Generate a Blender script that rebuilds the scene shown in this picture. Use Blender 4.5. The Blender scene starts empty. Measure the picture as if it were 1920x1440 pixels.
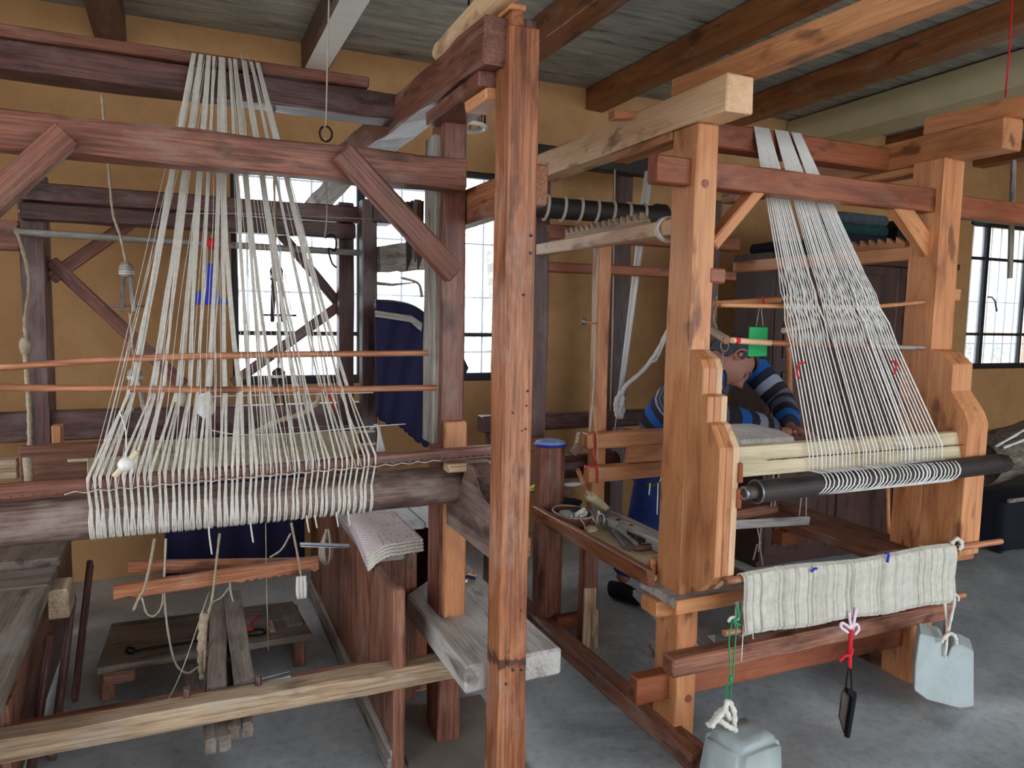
import bpy, bmesh, math, random
from mathutils import Vector, Matrix, noise
random.seed(7)
SC = bpy.context.scene
COL = SC.collection
V = Vector

# ---------------------------------------------------------------- camera
F, CX, CY, EYE = 1400.0, 960.0, 720.0, 1.5          # photograph taken as 1920 x 1440
_y = V((340 - CX, -(577 - CY), -F)).normalized()     # where the depth lines meet
_z = -V((668 - CX, -(16090 - CY), -F)).normalized()  # where the verticals meet
_y = (_y - _z * _y.dot(_z)).normalized()
_x = _y.cross(_z)
M3 = Matrix((_x, _y, _z))
CAM = V((0, 0, EYE))
cam = bpy.data.cameras.new('camera')
cam.sensor_width = 36.0
cam.lens = F / 1920 * 36.0
cam.clip_start = 0.05
co = bpy.data.objects.new('camera', cam)
COL.objects.link(co)
co.matrix_world = Matrix.Translation(CAM) @ M3.to_4x4()
SC.camera = co

# ---------------------------------------------------------------- light
w = bpy.data.worlds.new('overcast_sky')
SC.world = w
w.use_nodes = True
bg = w.node_tree.nodes['Background']
bg.inputs[0].default_value = (0.86, 0.93, 1.0, 1)
bg.inputs[1].default_value = 4.4
vs = SC.view_settings
vs.view_transform = 'Standard'
vs.look = 'None'
vs.gamma = 1.0
vs.use_curve_mapping = False
vs.exposure = 0.0
SC.cycles.use_denoising = True
SC.cycles.max_bounces = 10
SC.cycles.diffuse_bounces = 6
SC.cycles.transparent_max_bounces = 16


def P(px, py, X=None, Y=None, Z=None):
    """the point of the room that the photograph shows at a pixel, on a given plane"""
    d = M3 @ V((px - CX, -(py - CY), -F))
    if X is not None:
        t = X / d.x
    elif Y is not None:
        t = Y / d.y
    else:
        t = (Z - EYE) / d.z
    return CAM + d * t


# ---------------------------------------------------------------- materials
def srgb(*c):
    return tuple((x / 255 / 12.92) if x / 255 <= .04045 else ((x / 255 + .055) / 1.055) ** 2.4 for x in c) + (1,)


def newmat(name):
    m = bpy.data.materials.new(name)
    m.use_nodes = True
    nt = m.node_tree
    return m, nt, nt.nodes['Principled BSDF']


def N(nt, t, **k):
    n = nt.nodes.new(t)
    for a, b in k.items():
        setattr(n, a, b)
    return n


def ramp(nt, stops, interp='LINEAR'):
    r = N(nt, 'ShaderNodeValToRGB')
    r.color_ramp.interpolation = interp
    e = r.color_ramp.elements
    while len(e) < len(stops):
        e.new(0.5)
    for i, (p, c) in enumerate(stops):
        e[i].position = p
        e[i].color = c
    return r


def noise_tex(nt, vec, scale, detail=5, rough=.6, dist=0.0):
    n = N(nt, 'ShaderNodeTexNoise')
    n.inputs['Scale'].default_value = scale
    n.inputs['Detail'].default_value = detail
    n.inputs['Roughness'].default_value = rough
    n.inputs['Distortion'].default_value = dist
    nt.links.new(vec, n.inputs['Vector'])
    return n


def mapping(nt, scale, src='Object', rand=False):
    t = N(nt, 'ShaderNodeTexCoord')
    m = N(nt, 'ShaderNodeMapping')
    m.inputs['Scale'].default_value = scale
    nt.links.new(t.outputs[src], m.inputs['Vector'])
    if rand:
        o = N(nt, 'ShaderNodeObjectInfo')
        mu = N(nt, 'ShaderNodeMath', operation='MULTIPLY')
        mu.inputs[1].default_value = 37.0
        nt.links.new(o.outputs['Random'], mu.inputs[0])
        cb = N(nt, 'ShaderNodeCombineXYZ')
        for i in range(3):
            nt.links.new(mu.outputs[0], cb.inputs[i])
        nt.links.new(cb.outputs[0], m.inputs['Location'])
    return m.outputs[0]


def wood(name, dark, mid, light, rough=.55, grey=None, grey_amt=0.0, bump=.35, ring=1.0, var=.22, fine=.8, stain=None):
    """grain runs along the local x axis"""
    m, nt, b = newmat(name)
    L = nt.links.new
    v = mapping(nt, (.9, 7 * ring, 7 * ring), rand=True)
    n1 = noise_tex(nt, v, 2.2, 7, .62, .9)
    r = ramp(nt, [(.28, srgb(*dark)), (.47, srgb(*mid)), (.72, srgb(*light))])
    L(n1.outputs[0], r.inputs[0])
    vf = mapping(nt, (3.0, 95, 95), rand=True)
    n2 = noise_tex(nt, vf, 1.6, 4, .6, .2)
    mx = N(nt, 'ShaderNodeMix', data_type='RGBA', blend_type='MULTIPLY')
    mx.inputs[0].default_value = fine
    r2 = ramp(nt, [(.36, (.40, .36, .33, 1)), (.56, (1, 1, 1, 1)), (.75, (1.12, 1.1, 1.08, 1))])
    L(n2.outputs[0], r2.inputs[0])
    L(r.outputs[0], mx.inputs[6])
    L(r2.outputs[0], mx.inputs[7])
    out = mx.outputs[2]
    # dark knots and stains
    vk = mapping(nt, (2.2, 6, 6), rand=True)
    n3 = noise_tex(nt, vk, 2.1, 3, .5)
    rk = ramp(nt, [(.31, (.25, .19, .17, 1)), (.40, (1, 1, 1, 1))])
    L(n3.outputs[0], rk.inputs[0])
    mk = N(nt, 'ShaderNodeMix', data_type='RGBA', blend_type='MULTIPLY')
    mk.inputs[0].default_value = .8
    L(out, mk.inputs[6])
    L(rk.outputs[0], mk.inputs[7])
    out = mk.outputs[2]
    if grey:
        vg = mapping(nt, (1.6, 3.5, 3.5), rand=True)
        n4 = noise_tex(nt, vg, 2.4, 6, .65)
        rg = ramp(nt, [(.62 - .3 * grey_amt, (0, 0, 0, 1)), (.78 - .25 * grey_amt, (1, 1, 1, 1))])
        L(n4.outputs[0], rg.inputs[0])
        mg = N(nt, 'ShaderNodeMix', data_type='RGBA')
        ml = N(nt, 'ShaderNodeMath', operation='MULTIPLY')
        ml.inputs[1].default_value = .45 + .4 * grey_amt
        L(rg.outputs[0], ml.inputs[0])
        L(ml.outputs[0], mg.inputs[0])
        L(out, mg.inputs[6])
        mg.inputs[7].default_value = srgb(*grey)
        out = mg.outputs[2]
    if stain is not None:
        # a scorched band across the timber, at a place along its length
        tc = N(nt, 'ShaderNodeTexCoord')
        sx = N(nt, 'ShaderNodeSeparateXYZ')
        L(tc.outputs['Object'], sx.inputs[0])
        ns = noise_tex(nt, mapping(nt, (14, 14, 14)), 1.5, 4, .6)
        ma = N(nt, 'ShaderNodeMath', operation='MULTIPLY_ADD')
        L(ns.outputs[0], ma.inputs[0])
        ma.inputs[1].default_value = .16
        ma.inputs[2].default_value = -stain - .08
        sb_ = N(nt, 'ShaderNodeMath', operation='ADD')
        L(sx.outputs[0], sb_.inputs[0])
        L(ma.outputs[0], sb_.inputs[1])
        ab = N(nt, 'ShaderNodeMath', operation='ABSOLUTE')
        L(sb_.outputs[0], ab.inputs[0])
        rs = ramp(nt, [(.010, (.2, .15, .14, 1)), (.024, (1, 1, 1, 1))])
        L(ab.outputs[0], rs.inputs[0])
        ms = N(nt, 'ShaderNodeMix', data_type='RGBA', blend_type='MULTIPLY')
        ms.inputs[0].default_value = .9
        L(out, ms.inputs[6])
        L(rs.outputs[0], ms.inputs[7])
        out = ms.outputs[2]
    oi = N(nt, 'ShaderNodeObjectInfo')
    mr = N(nt, 'ShaderNodeMapRange')
    mr.inputs[3].default_value = 1 - var
    mr.inputs[4].default_value = 1 + var
    L(oi.outputs['Random'], mr.inputs[0])
    hv = N(nt, 'ShaderNodeHueSaturation')
    L(mr.outputs[0], hv.inputs['Value'])
    L(out, hv.inputs['Color'])
    L(hv.outputs[0], b.inputs['Base Color'])
    b.inputs['Roughness'].default_value = rough
    bp = N(nt, 'ShaderNodeBump')
    bp.inputs['Strength'].default_value = bump
    bp.inputs['Distance'].default_value = .004
    ad = N(nt, 'ShaderNodeMath', operation='ADD')
    L(n2.outputs[0], ad.inputs[0])
    L(n1.outputs[0], ad.inputs[1])
    L(ad.outputs[0], bp.inputs['Height'])
    L(bp.outputs[0], b.inputs['Normal'])
    return m


def plain(name, col, rough=.6, metal=0.0, mottled=.0, scale=12, bump=0.0, bscale=80, col2=None, stretch=(1, 1, 1)):
    m, nt, b = newmat(name)
    L = nt.links.new
    b.inputs['Roughness'].default_value = rough
    b.inputs['Metallic'].default_value = metal
    c = srgb(*col)
    if mottled or col2:
        v = mapping(nt, stretch)
        n = noise_tex(nt, v, scale, 6, .62)
        c2 = srgb(*col2) if col2 else tuple(x * (1 - mottled) for x in c[:3]) + (1,)
        r = ramp(nt, [(.34, c2), (.66, c)])
        L(n.outputs[0], r.inputs[0])
        L(r.outputs[0], b.inputs['Base Color'])
    else:
        b.inputs['Base Color'].default_value = c
    if bump:
        v = mapping(nt, stretch)
        n = noise_tex(nt, v, bscale, 4, .6)
        bp = N(nt, 'ShaderNodeBump')
        bp.inputs['Strength'].default_value = bump
        bp.inputs['Distance'].default_value = .003
        L(n.outputs[0], bp.inputs['Height'])
        L(bp.outputs[0], b.inputs['Normal'])
    return m


MAT = {}
MAT['red'] = wood('red_brown_timber', (72, 40, 31), (122, 73, 57), (152, 99, 79), .45, (146, 118, 106), .3)
MAT['post'] = wood('worn_orange_post_timber', (102, 56, 33), (158, 95, 60), (190, 127, 87), .45, (190, 154, 134), .3, .7, .8)
MAT['scorched'] = wood('worn_orange_post_timber_scorched', (102, 56, 33), (158, 95, 60), (190, 127, 87), .45, (190, 154, 134), .3, .7, .8, .05, .85, P(968, 1240, Y=1.86).z - 1.131)
MAT['redd'] = wood('dark_red_timber', (50, 30, 30), (86, 54, 50), (112, 76, 70), .4, (126, 110, 112), .3)
MAT['pine'] = wood('orange_pine', (150, 90, 54), (196, 130, 84), (216, 156, 108), .45, None, 0, .2, .55, .1, .35)
MAT['pale'] = wood('pale_pine', (184, 136, 98), (218, 176, 136), (232, 198, 162), .5, None, 0, .2, .55, .08, .3)
MAT['cream'] = wood('cream_softwood', (176, 156, 120), (208, 192, 158), (222, 208, 178), .6, None, 0, .2, .5, .05, .3)
MAT['mahog'] = wood('reddish_stained_pine', (98, 48, 28), (144, 78, 49), (166, 99, 66), .4, None, 0, .2, .6, .08, .35)
MAT['grey'] = wood('grey_weathered_wood', (92, 84, 78), (146, 138, 130), (178, 170, 162), .7, (186, 178, 168), .3, .7)
MAT['dusty'] = wood('dusty_worn_plank', (122, 114, 108), (170, 164, 158), (196, 192, 188), .5, (184, 182, 180), .6, .6, 1.0, .15, .5)
MAT['drab'] = wood('drab_dusty_wood', (78, 68, 62), (120, 107, 97), (148, 135, 124), .6, (150, 142, 134), .4, .6, 1.0, .12, .5)
MAT['strw'] = wood('sandy_bleached_beam', (136, 108, 84), (190, 160, 128), (212, 188, 158), .62, (186, 178, 168), .35, .7)
MAT['log'] = wood('worn_purple_roller_wood', (66, 48, 44), (116, 90, 83), (146, 121, 112), .55, (172, 158, 148), .3, .8, .6, .1)
MAT['dark'] = wood('near_black_wood', (22, 17, 18), (40, 32, 31), (58, 48, 45), .6, None, 0, .3)
MAT['choc'] = wood('chocolate_wardrobe_wood', (40, 24, 20), (62, 38, 32), (78, 50, 42), .5, None, 0, .2, .7, .08, .3)
MAT['ceilw'] = wood('brown_ceiling_joist', (88, 48, 24), (130, 78, 42), (156, 100, 58), .45, (150, 134, 120), .15, .2, .7, .1, .4)
MAT['box'] = wood('reddish_chest_board', (84, 50, 38), (134, 86, 66), (162, 112, 90), .5, (156, 138, 128), .3, .5)
MAT['stick'] = wood('peeled_stick_wood', (150, 92, 62), (192, 128, 92), (214, 158, 122), .5, None, 0, .3)
MAT['yarn'] = plain('cream_wool_yarn', (226, 220, 210), .9, 0, .22, 60, .6, 300)
MAT['yarnw'] = plain('white_wool_yarn', (238, 236, 232), .9, 0, .12, 60, .6, 300)
MAT['rope'] = plain('tan_hemp_rope', (190, 170, 146), .9, 0, .35, 90, .8, 200)
MAT['string'] = plain('grey_string', (186, 176, 160), .9)
MAT['iron'] = plain('black_iron', (34, 32, 34), .45, .7, .3, 20)
MAT['steel'] = plain('dull_steel', (150, 154, 160), .35, .9, .35, 18)
MAT['rust'] = plain('rusty_steel', (96, 84, 78), .6, .5, .4, 14)
MAT['frame'] = plain('dark_window_paint', (28, 30, 42), .5)
MAT['bar'] = plain('pale_blue_grille_paint', (150, 172, 196), .6)
MAT['green'] = plain('green_painted_card', (0, 158, 84), .6, 0, .12, 8)
MAT['red_thread'] = plain('red_thread', (206, 22, 36), .8)
MAT['green_cord'] = plain('green_nylon_cord', (14, 140, 84), .6)
MAT['pink'] = plain('pale_pink_ribbon', (232, 208, 220), .7)
MAT['blue'] = plain('blue_plastic', (28, 44, 176), .5)
MAT['navy'] = plain('navy_felt', (26, 24, 62), .95, 0, .25, 30, .4, 250)
MAT['navy2'] = plain('dark_navy_cloth', (14, 18, 34), .9, 0, .3, 20, .4, 120)
MAT['stone'] = plain('pale_limestone', (168, 178, 178), .8, 0, .18, 9, .5, 60)
MAT['cloth'] = plain('natural_woven_wool', (206, 202, 190), .95, 0, .2, 40, .5, 200)
MAT['heddle'] = plain('beige_heddle_string', (196, 180, 152), .95, 0, .25, 50)
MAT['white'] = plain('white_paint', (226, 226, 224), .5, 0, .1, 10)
MAT['padblue'] = plain('pale_blue_pad', (150, 176, 222), .8, 0, .25, 25)
MAT['cardb'] = plain('grey_brown_floor_board', (132, 124, 114), .75, 0, .25, 7, .3, 40)
MAT['ground'] = plain('pale_yard_ground', (200, 196, 186), .9, 0, .2, 3)
MAT['houses'] = plain('cream_house_wall', (236, 214, 164), .9, 0, .12, 3)
MAT['leaf'] = plain('glare_paled_leaf', (214, 226, 214), .7, 0, .25, 3)  # leaf colour made pale to imitate the glare in the window


def wall_mat():
    m, nt, b = newmat('ochre_plaster')
    L = nt.links.new
    v = mapping(nt, (1, 1, 1))
    n = noise_tex(nt, v, 1.3, 6, .62)
    r = ramp(nt, [(.3, srgb(182, 136, 90)), (.7, srgb(206, 160, 110))])
    L(n.outputs[0], r.inputs[0])
    n2 = noise_tex(nt, v, 9, 5, .65)
    r2 = ramp(nt, [(.36, (.84, .82, .8, 1)), (.55, (1, 1, 1, 1))])
    L(n2.outputs[0], r2.inputs[0])
    mx = N(nt, 'ShaderNodeMix', data_type='RGBA', blend_type='MULTIPLY')
    mx.inputs[0].default_value = .6
    L(r.outputs[0], mx.inputs[6])
    L(r2.outputs[0], mx.inputs[7])
    L(mx.outputs[2], b.inputs['Base Color'])
    b.inputs['Roughness'].default_value = .85
    n3 = noise_tex(nt, v, 40, 4, .6)
    bp = N(nt, 'ShaderNodeBump')
    bp.inputs['Strength'].default_value = .25
    bp.inputs['Distance'].default_value = .004
    L(n3.outputs[0], bp.inputs['Height'])
    L(bp.outputs[0], b.inputs['Normal'])
    return m


def floor_mat():
    m, nt, b = newmat('polished_concrete')
    L = nt.links.new
    v = mapping(nt, (1, 1, 1))
    n = noise_tex(nt, v, 1.6, 8, .66, .4)
    r = ramp(nt, [(.30, srgb(120, 125, 128)), (.45, srgb(160, 167, 170)), (.58, srgb(184, 190, 193)), (.72, srgb(214, 220, 222))])
    L(n.outputs[0], r.inputs[0])
    n2 = noise_tex(nt, v, 28, 5, .7)
    r2 = ramp(nt, [(.36, (.72, .72, .72, 1)), (.52, (1, 1, 1, 1)), (.72, (1, 1, 1, 1)), (.78, (1.25, 1.25, 1.25, 1))])
    L(n2.outputs[0], r2.inputs[0])
    mx = N(nt, 'ShaderNodeMix', data_type='RGBA', blend_type='MULTIPLY')
    mx.inputs[0].default_value = .7
    L(r.outputs[0], mx.inputs[6])
    L(r2.outputs[0], mx.inputs[7])
    L(mx.outputs[2], b.inputs['Base Color'])
    rr = ramp(nt, [(.3, (.32, .32, .32, 1)), (.7, (.55, .55, .55, 1))])
    L(n.outputs[0], rr.inputs[0])
    L(rr.outputs[0], b.inputs['Roughness'])
    bp = N(nt, 'ShaderNodeBump')
    bp.inputs['Strength'].default_value = .12
    bp.inputs['Distance'].default_value = .004
    L(n2.outputs[0], bp.inputs['Height'])
    L(bp.outputs[0], b.inputs['Normal'])
    return m


def ceil_mat():
    m, nt, b = newmat('board_marked_grey_ceiling')
    L = nt.links.new
    v = mapping(nt, (1.0, 6, 3), 'Object', True)
    n = noise_tex(nt, v, 2.2, 9, .72, .5)
    r = ramp(nt, [(.33, srgb(70, 70, 66)), (.40, srgb(130, 130, 122)), (.58, srgb(164, 164, 154)), (.76, srgb(198, 196, 186))])
    L(n.outputs[0], r.inputs[0])
    L(r.outputs[0], b.inputs['Base Color'])
    b.inputs['Roughness'].default_value = .9
    bp = N(nt, 'ShaderNodeBump')
    bp.inputs['Strength'].default_value = .5
    bp.inputs['Distance'].default_value = .01
    L(n.outputs[0], bp.inputs['Height'])
    L(bp.outputs[0], b.inputs['Normal'])
    return m


def glass_mat():
    m = bpy.data.materials.new('dusty_window_glass')
    m.use_nodes = True
    nt = m.node_tree
    nt.nodes.remove(nt.nodes['Principled BSDF'])
    L = nt.links.new
    o = nt.nodes['Material Output']
    t = N(nt, 'ShaderNodeBsdfTransparent')
    g = N(nt, 'ShaderNodeBsdfGlossy')
    g.inputs['Roughness'].default_value = .05
    d = N(nt, 'ShaderNodeBsdfTranslucent')
    d.inputs['Color'].default_value = (.9, .95, 1, 1)
    a = N(nt, 'ShaderNodeMixShader')
    a.inputs[0].default_value = .06
    c = N(nt, 'ShaderNodeMixShader')
    c.inputs[0].default_value = .12
    L(t.outputs[0], a.inputs[1])
    L(g.outputs[0], a.inputs[2])
    L(a.outputs[0], c.inputs[1])
    L(d.outputs[0], c.inputs[2])
    L(c.outputs[0], o.inputs[0])
    return m


MAT['wall'] = wall_mat()
MAT['floor'] = floor_mat()
MAT['ceil'] = ceil_mat()
MAT['glass'] = glass_mat()
MAT['creamplaster'] = plain('cream_plaster', (196, 184, 146), .85, 0, .12, 4, .2, 40)


# ---------------------------------------------------------------- builders
def tag(o, label, cat, group=None):
    o['label'] = label
    o['category'] = cat
    if group:
        o['group'] = group
    return o


def thing(name, label, cat, loc=(0, 0, 0), group=None):
    o = bpy.data.objects.new(name, None)
    o.empty_display_size = .1
    COL.objects.link(o)
    o.location = loc
    return tag(o, label, cat, group)


def put(name, me, parent, mw):
    """link a mesh object with world matrix mw, under parent if any"""
    o = bpy.data.objects.new(name, me)
    COL.objects.link(o)
    if parent is not None:
        o.parent = parent
        o.matrix_parent_inverse = parent_inv(parent)
    o.matrix_basis = mw
    return o


def world_of(o):
    if o.parent is None:
        return o.matrix_basis.copy()
    return world_of(o.parent) @ o.matrix_parent_inverse @ o.matrix_basis


def parent_inv(p):
    return world_of(p).inverted()


def mesh(name, verts, faces, mat, parent=None, smooth=False, loc=None):
    """vertices in world space; origin at loc (or the middle of the vertices)"""
    if loc is None:
        n = len(verts)
        loc = V((sum(v[0] for v in verts) / n, sum(v[1] for v in verts) / n, sum(v[2] for v in verts) / n))
    loc = V(loc)
    me = bpy.data.meshes.new(name)
    me.from_pydata([tuple(V(v) - loc) for v in verts], [], faces)
    me.materials.append(MAT[mat] if isinstance(mat, str) else mat)
    if smooth:
        for p in me.polygons:
            p.use_smooth = True
    me.update()
    return put(name, me, parent, Matrix.Translation(loc))


def frame(A, B, up=(0, 0, 1)):
    x = (B - A).normalized()
    u = V(up)
    if abs(x.dot(u)) > .95:
        u = V((0, 1, 0))
    y = u.cross(x).normalized()
    z = x.cross(y)
    return x, y, z


def beam(name, parent, A, B, w, h, mat, up=(0, 0, 1), bev=.005, jit=.0018, taper=1.0, seg=None):
    """a timber from A to B (centres of its ends); w across, h along 'up'"""
    A, B = V(A), V(B)
    x, y, z = frame(A, B, up)
    Ln = (B - A).length
    seg = seg or max(1, min(10, int(Ln / .22)))
    bev = min(bev, w * .22, h * .22)
    prof = []
    a, c = w / 2, h / 2
    for sx, sy, first in ((1, 1, 0), (-1, 1, 1), (-1, -1, 0), (1, -1, 1)):
        p1 = (sx * a, sy * (c - bev))
        p2 = (sx * (a - bev), sy * c)
        prof += [p1, p2] if not first else [p2, p1]
    vs_, fs = [], []
    rnd = random.Random(int(abs(A.x * 971 + A.y * 613 + A.z * 331) * 100) + len(name))
    offs = [0.0] + [i / seg for i in range(seg + 1)] + [1.0]
    n = len(prof)
    for k, t in enumerate(offs):
        s = 1 + (taper - 1) * t
        end = k == 0 or k == len(offs) - 1
        px = -Ln / 2 + t * Ln
        if k == 1:
            px += bev
        if k == len(offs) - 2:
            px -= bev
        for (py, pz) in prof:
            jy = rnd.uniform(-jit, jit)
            jz = rnd.uniform(-jit, jit)
            sh = 1 - (bev / max(a, c)) * (1 if end else 0)
            vs_.append((px, (py * s) * sh + jy, (pz * s) * sh + jz))
    for k in range(len(offs) - 1):
        for i in range(n):
            j = (i + 1) % n
            fs.append((k * n + i, k * n + j, (k + 1) * n + j, (k + 1) * n + i))
    fs.append(tuple(reversed(range(n))))
    fs.append(tuple((len(offs) - 1) * n + i for i in range(n)))
    me = bpy.data.meshes.new(name)
    me.from_pydata(vs_, [], fs)
    bm_fix(me)
    me.materials.append(MAT[mat] if isinstance(mat, str) else mat)
    m = Matrix((x, y, z)).transposed().to_4x4()
    m.translation = (A + B) / 2
    return put(name, me, parent, m)


def bm_fix(me):
    bm = bmesh.new()
    bm.from_mesh(me)
    bmesh.ops.recalc_face_normals(bm, faces=bm.faces)
    bm.to_mesh(me)
    bm.free()


def box(name, parent, x0, x1, y0, y1, z0, z1, mat, **k):
    """an axis-aligned timber with its grain along the longest side"""
    d = (abs(x1 - x0), abs(y1 - y0), abs(z1 - z0))
    c = V(((x0 + x1) / 2, (y0 + y1) / 2, (z0 + z1) / 2))
    i = d.index(max(d))
    e = V((0, 0, 0))
    e[i] = d[i] / 2
    if i == 0:
        return beam(name, parent, c - e, c + e, d[1], d[2], mat, (0, 0, 1), **k)
    if i == 1:
        return beam(name, parent, c - e, c + e, d[0], d[2], mat, (0, 0, 1), **k)
    return beam(name, parent, c - e, c + e, d[0], d[1], mat, (0, 1, 0), **k)


def sweep(pts, r, sides=6, closed=False, flat=1.0, up=(0, 0, 1)):
    """verts and faces of a tube through pts"""
    pts = [V(p) for p in pts]
    n = len(pts)
    rr = r if isinstance(r, (list, tuple)) else [r] * n
    vs_, fs = [], []
    prev = None
    for i, p in enumerate(pts):
        if closed:
            t = pts[(i + 1) % n] - pts[i - 1]
        else:
            t = pts[min(i + 1, n - 1)] - pts[max(i - 1, 0)]
        if t.length < 1e-9:
            t = V((0, 0, 1))
        t.normalize()
        if prev is None:
            u = V(up)
            if abs(u.dot(t)) > .9:
                u = V((1, 0, 0)) if abs(t.x) < .9 else V((0, 1, 0))
            a = (u - t * u.dot(t)).normalized()
        else:
            a = prev - t * prev.dot(t)
            a = a.normalized() if a.length > 1e-6 else t.orthogonal().normalized()
        prev = a
        b = t.cross(a)
        for s in range(sides):
            an = 2 * math.pi * s / sides
            vs_.append(p + (a * math.cos(an) + b * math.sin(an) * flat) * rr[i])
    m = n if closed else n - 1
    for i in range(m):
        i2 = (i + 1) % n
        for s in range(sides):
            s2 = (s + 1) % sides
            fs.append((i * sides + s, i * sides + s2, i2 * sides + s2, i2 * sides + s))
    if not closed:
        fs.append(tuple(reversed(range(sides))))
        fs.append(tuple((n - 1) * sides + s for s in range(sides)))
    return vs_, fs


def tube(name, parent, pts, r, mat, sides=6, smooth=True, **k):
    v, f = sweep(pts, r, sides, **k)
    return mesh(name, v, f, mat, parent, smooth)


def join(parts):
    vs_, fs = [], []
    for v, f in parts:
        o = len(vs_)
        vs_ += v
        fs += [tuple(i + o for i in q) for q in f]
    return vs_, fs


def roller(name, parent, A, B, r, mat, sides=24, prof=None, jit=0.0):
    """a turned cylinder with its grain along the axis; prof: (t, radius)"""
    A, B = V(A), V(B)
    x, y, z = frame(A, B)
    Ln = (B - A).length
    prof = prof or [(0, r * .94), (.006, r), (.994, r), (1, r * .94)]
    vs_, fs = [], []
    rnd = random.Random(len(name) * 7 + int(Ln * 1000))
    for t, q in prof:
        for s in range(sides):
            a = 2 * math.pi * s / sides
            e = q + rnd.uniform(-jit, jit)
            vs_.append((-Ln / 2 + t * Ln, e * math.cos(a), e * math.sin(a)))
    for i in range(len(prof) - 1):
        for s in range(sides):
            s2 = (s + 1) % sides
            fs.append((i * sides + s, i * sides + s2, (i + 1) * sides + s2, (i + 1) * sides + s))
    fs.append(tuple(range(sides)))
    fs.append(tuple((len(prof) - 1) * sides + s for s in range(sides)))
    me = bpy.data.meshes.new(name)
    me.from_pydata(vs_, [], fs)
    bm_fix(me)
    for p in me.polygons:
        p.use_smooth = len(p.vertices) == 4
    me.materials.append(MAT[mat])
    m = Matrix((x, y, z)).transposed().to_4x4()
    m.translation = (A + B) / 2
    return put(name, me, parent, m)


def prism(name, parent, poly, off, mat, bev=.004):
    """poly: planar world points; extruded by the vector off; grain along the longest edge direction"""
    poly = [V(p) for p in poly]
    off = V(off)
    n = len(poly)
    c = sum(poly, V()) / n + off / 2
    nrm = off.normalized()
    i = max(range(n), key=lambda k: (poly[(k + 1) % n] - poly[k]).length)
    x = (poly[(i + 1) % n] - poly[i])
    along = off.length > x.length
    x = (x - nrm * x.dot(nrm)).normalized()
    z = nrm
    y = z.cross(x)
    if along:
        x, y, z = z, x, y
    R = Matrix((x, y, z))
    bm = bmesh.new()
    a = [bm.verts.new(R @ (p - c)) for p in poly]
    b = [bm.verts.new(R @ (p + off - c)) for p in poly]
    bm.faces.new(a)
    bm.faces.new(list(reversed(b)))
    for k in range(n):
        bm.faces.new((a[k], b[k], b[(k + 1) % n], a[(k + 1) % n]))
    bmesh.ops.recalc_face_normals(bm, faces=bm.faces)
    if bev:
        bmesh.ops.bevel(bm, geom=bm.edges[:], offset=bev, segments=1, affect='EDGES', clamp_overlap=True)
    me = bpy.data.meshes.new(name)
    bm.to_mesh(me)
    bm.free()
    me.materials.append(MAT[mat] if isinstance(mat, str) else mat)
    m = R.transposed().to_4x4()
    m.translation = c
    return put(name, me, parent, m)


def blob(name, parent, c, r, mat, sub=2, rough=.12, seed=0, rot=0, smooth=True):
    bm = bmesh.new()
    bmesh.ops.create_icosphere(bm, subdivisions=sub, radius=1)
    r = V(r) if not isinstance(r, (int, float)) else V((r, r, r))
    for v in bm.verts:
        k = 1 + rough * noise.noise(v.co * 1.6 + V((seed * 3.1, seed, 0)))
        v.co = V((v.co.x * r.x * k, v.co.y * r.y * k, v.co.z * r.z * k))
    me = bpy.data.meshes.new(name)
    bm.to_mesh(me)
    bm.free()
    for p in me.polygons:
        p.use_smooth = smooth
    me.materials.append(MAT[mat] if isinstance(mat, str) else mat)
    return put(name, me, parent, Matrix.Translation(V(c)) @ Matrix.Rotation(rot, 4, 'Z'))


def curve(pts, n=8):
    """Catmull-Rom through pts"""
    pts = [V(p) for p in pts]
    q = [pts[0] * 2 - pts[1]] + pts + [pts[-1] * 2 - pts[-2]]
    out = []
    for i in range(1, len(q) - 2):
        for k in range(n):
            t = k / n
            a, b, c, d = q[i - 1], q[i], q[i + 1], q[i + 2]
            out.append(.5 * ((2 * b) + (c - a) * t + (2 * a - 5 * b + 4 * c - d) * t * t + (3 * b - a - 3 * c + d) * t ** 3))
    out.append(pts[-1])
    return out


def rope(name, parent, pts, r, mat='rope', n=7, sides=6, twist=0.0):
    c = curve(pts, n) if len(pts) > 2 else [V(pts[0]).lerp(V(pts[1]), i / 8) for i in range(9)]
    rr = [r * (1 + twist * math.sin(i * 2.1)) for i in range(len(c))]
    return tube(name, parent, c, rr, mat, sides)


def structure(o):
    o['kind'] = 'structure'
    return o


# ================================================================ the room
YW, ZC = 4.6, 3.05
X0, X1, YB = -2.2, 9.0, -1.9


def slab(name, boxes, mat, parent=None):
    bm = bmesh.new()
    for (a, b, c, d, e, f) in boxes:
        g = bmesh.ops.create_cube(bm, size=1)['verts']
        for v in g:
            v.co = V(((a + b) / 2 + v.co.x * (b - a), (c + d) / 2 + v.co.y * (d - c), (e + f) / 2 + v.co.z * (f - e)))
    me = bpy.data.meshes.new(name)
    bm.to_mesh(me)
    bm.free()
    me.materials.append(MAT[mat])
    return put(name, me, parent, Matrix.Identity(4))


structure(slab('floor', [(X0, X1, YB, YW + .3, -.1, 0)], 'floor'))
W1 = (.267, 1.97, 1.068, 2.425)
W2 = (6.58, 7.75, 1.09, 2.44)
T = .22
structure(slab('wall_far', [
    (X0, W1[0], YW, YW + T, 0, ZC), (W1[0], W1[1], YW, YW + T, 0, W1[2]), (W1[0], W1[1], YW, YW + T, W1[3], ZC),
    (W1[1], W2[0], YW, YW + T, 0, ZC), (W2[0], W2[1], YW, YW + T, 0, W2[2]), (W2[0], W2[1], YW, YW + T, W2[3], ZC),
    (W2[1], X1, YW, YW + T, 0, ZC)], 'wall'))
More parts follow.
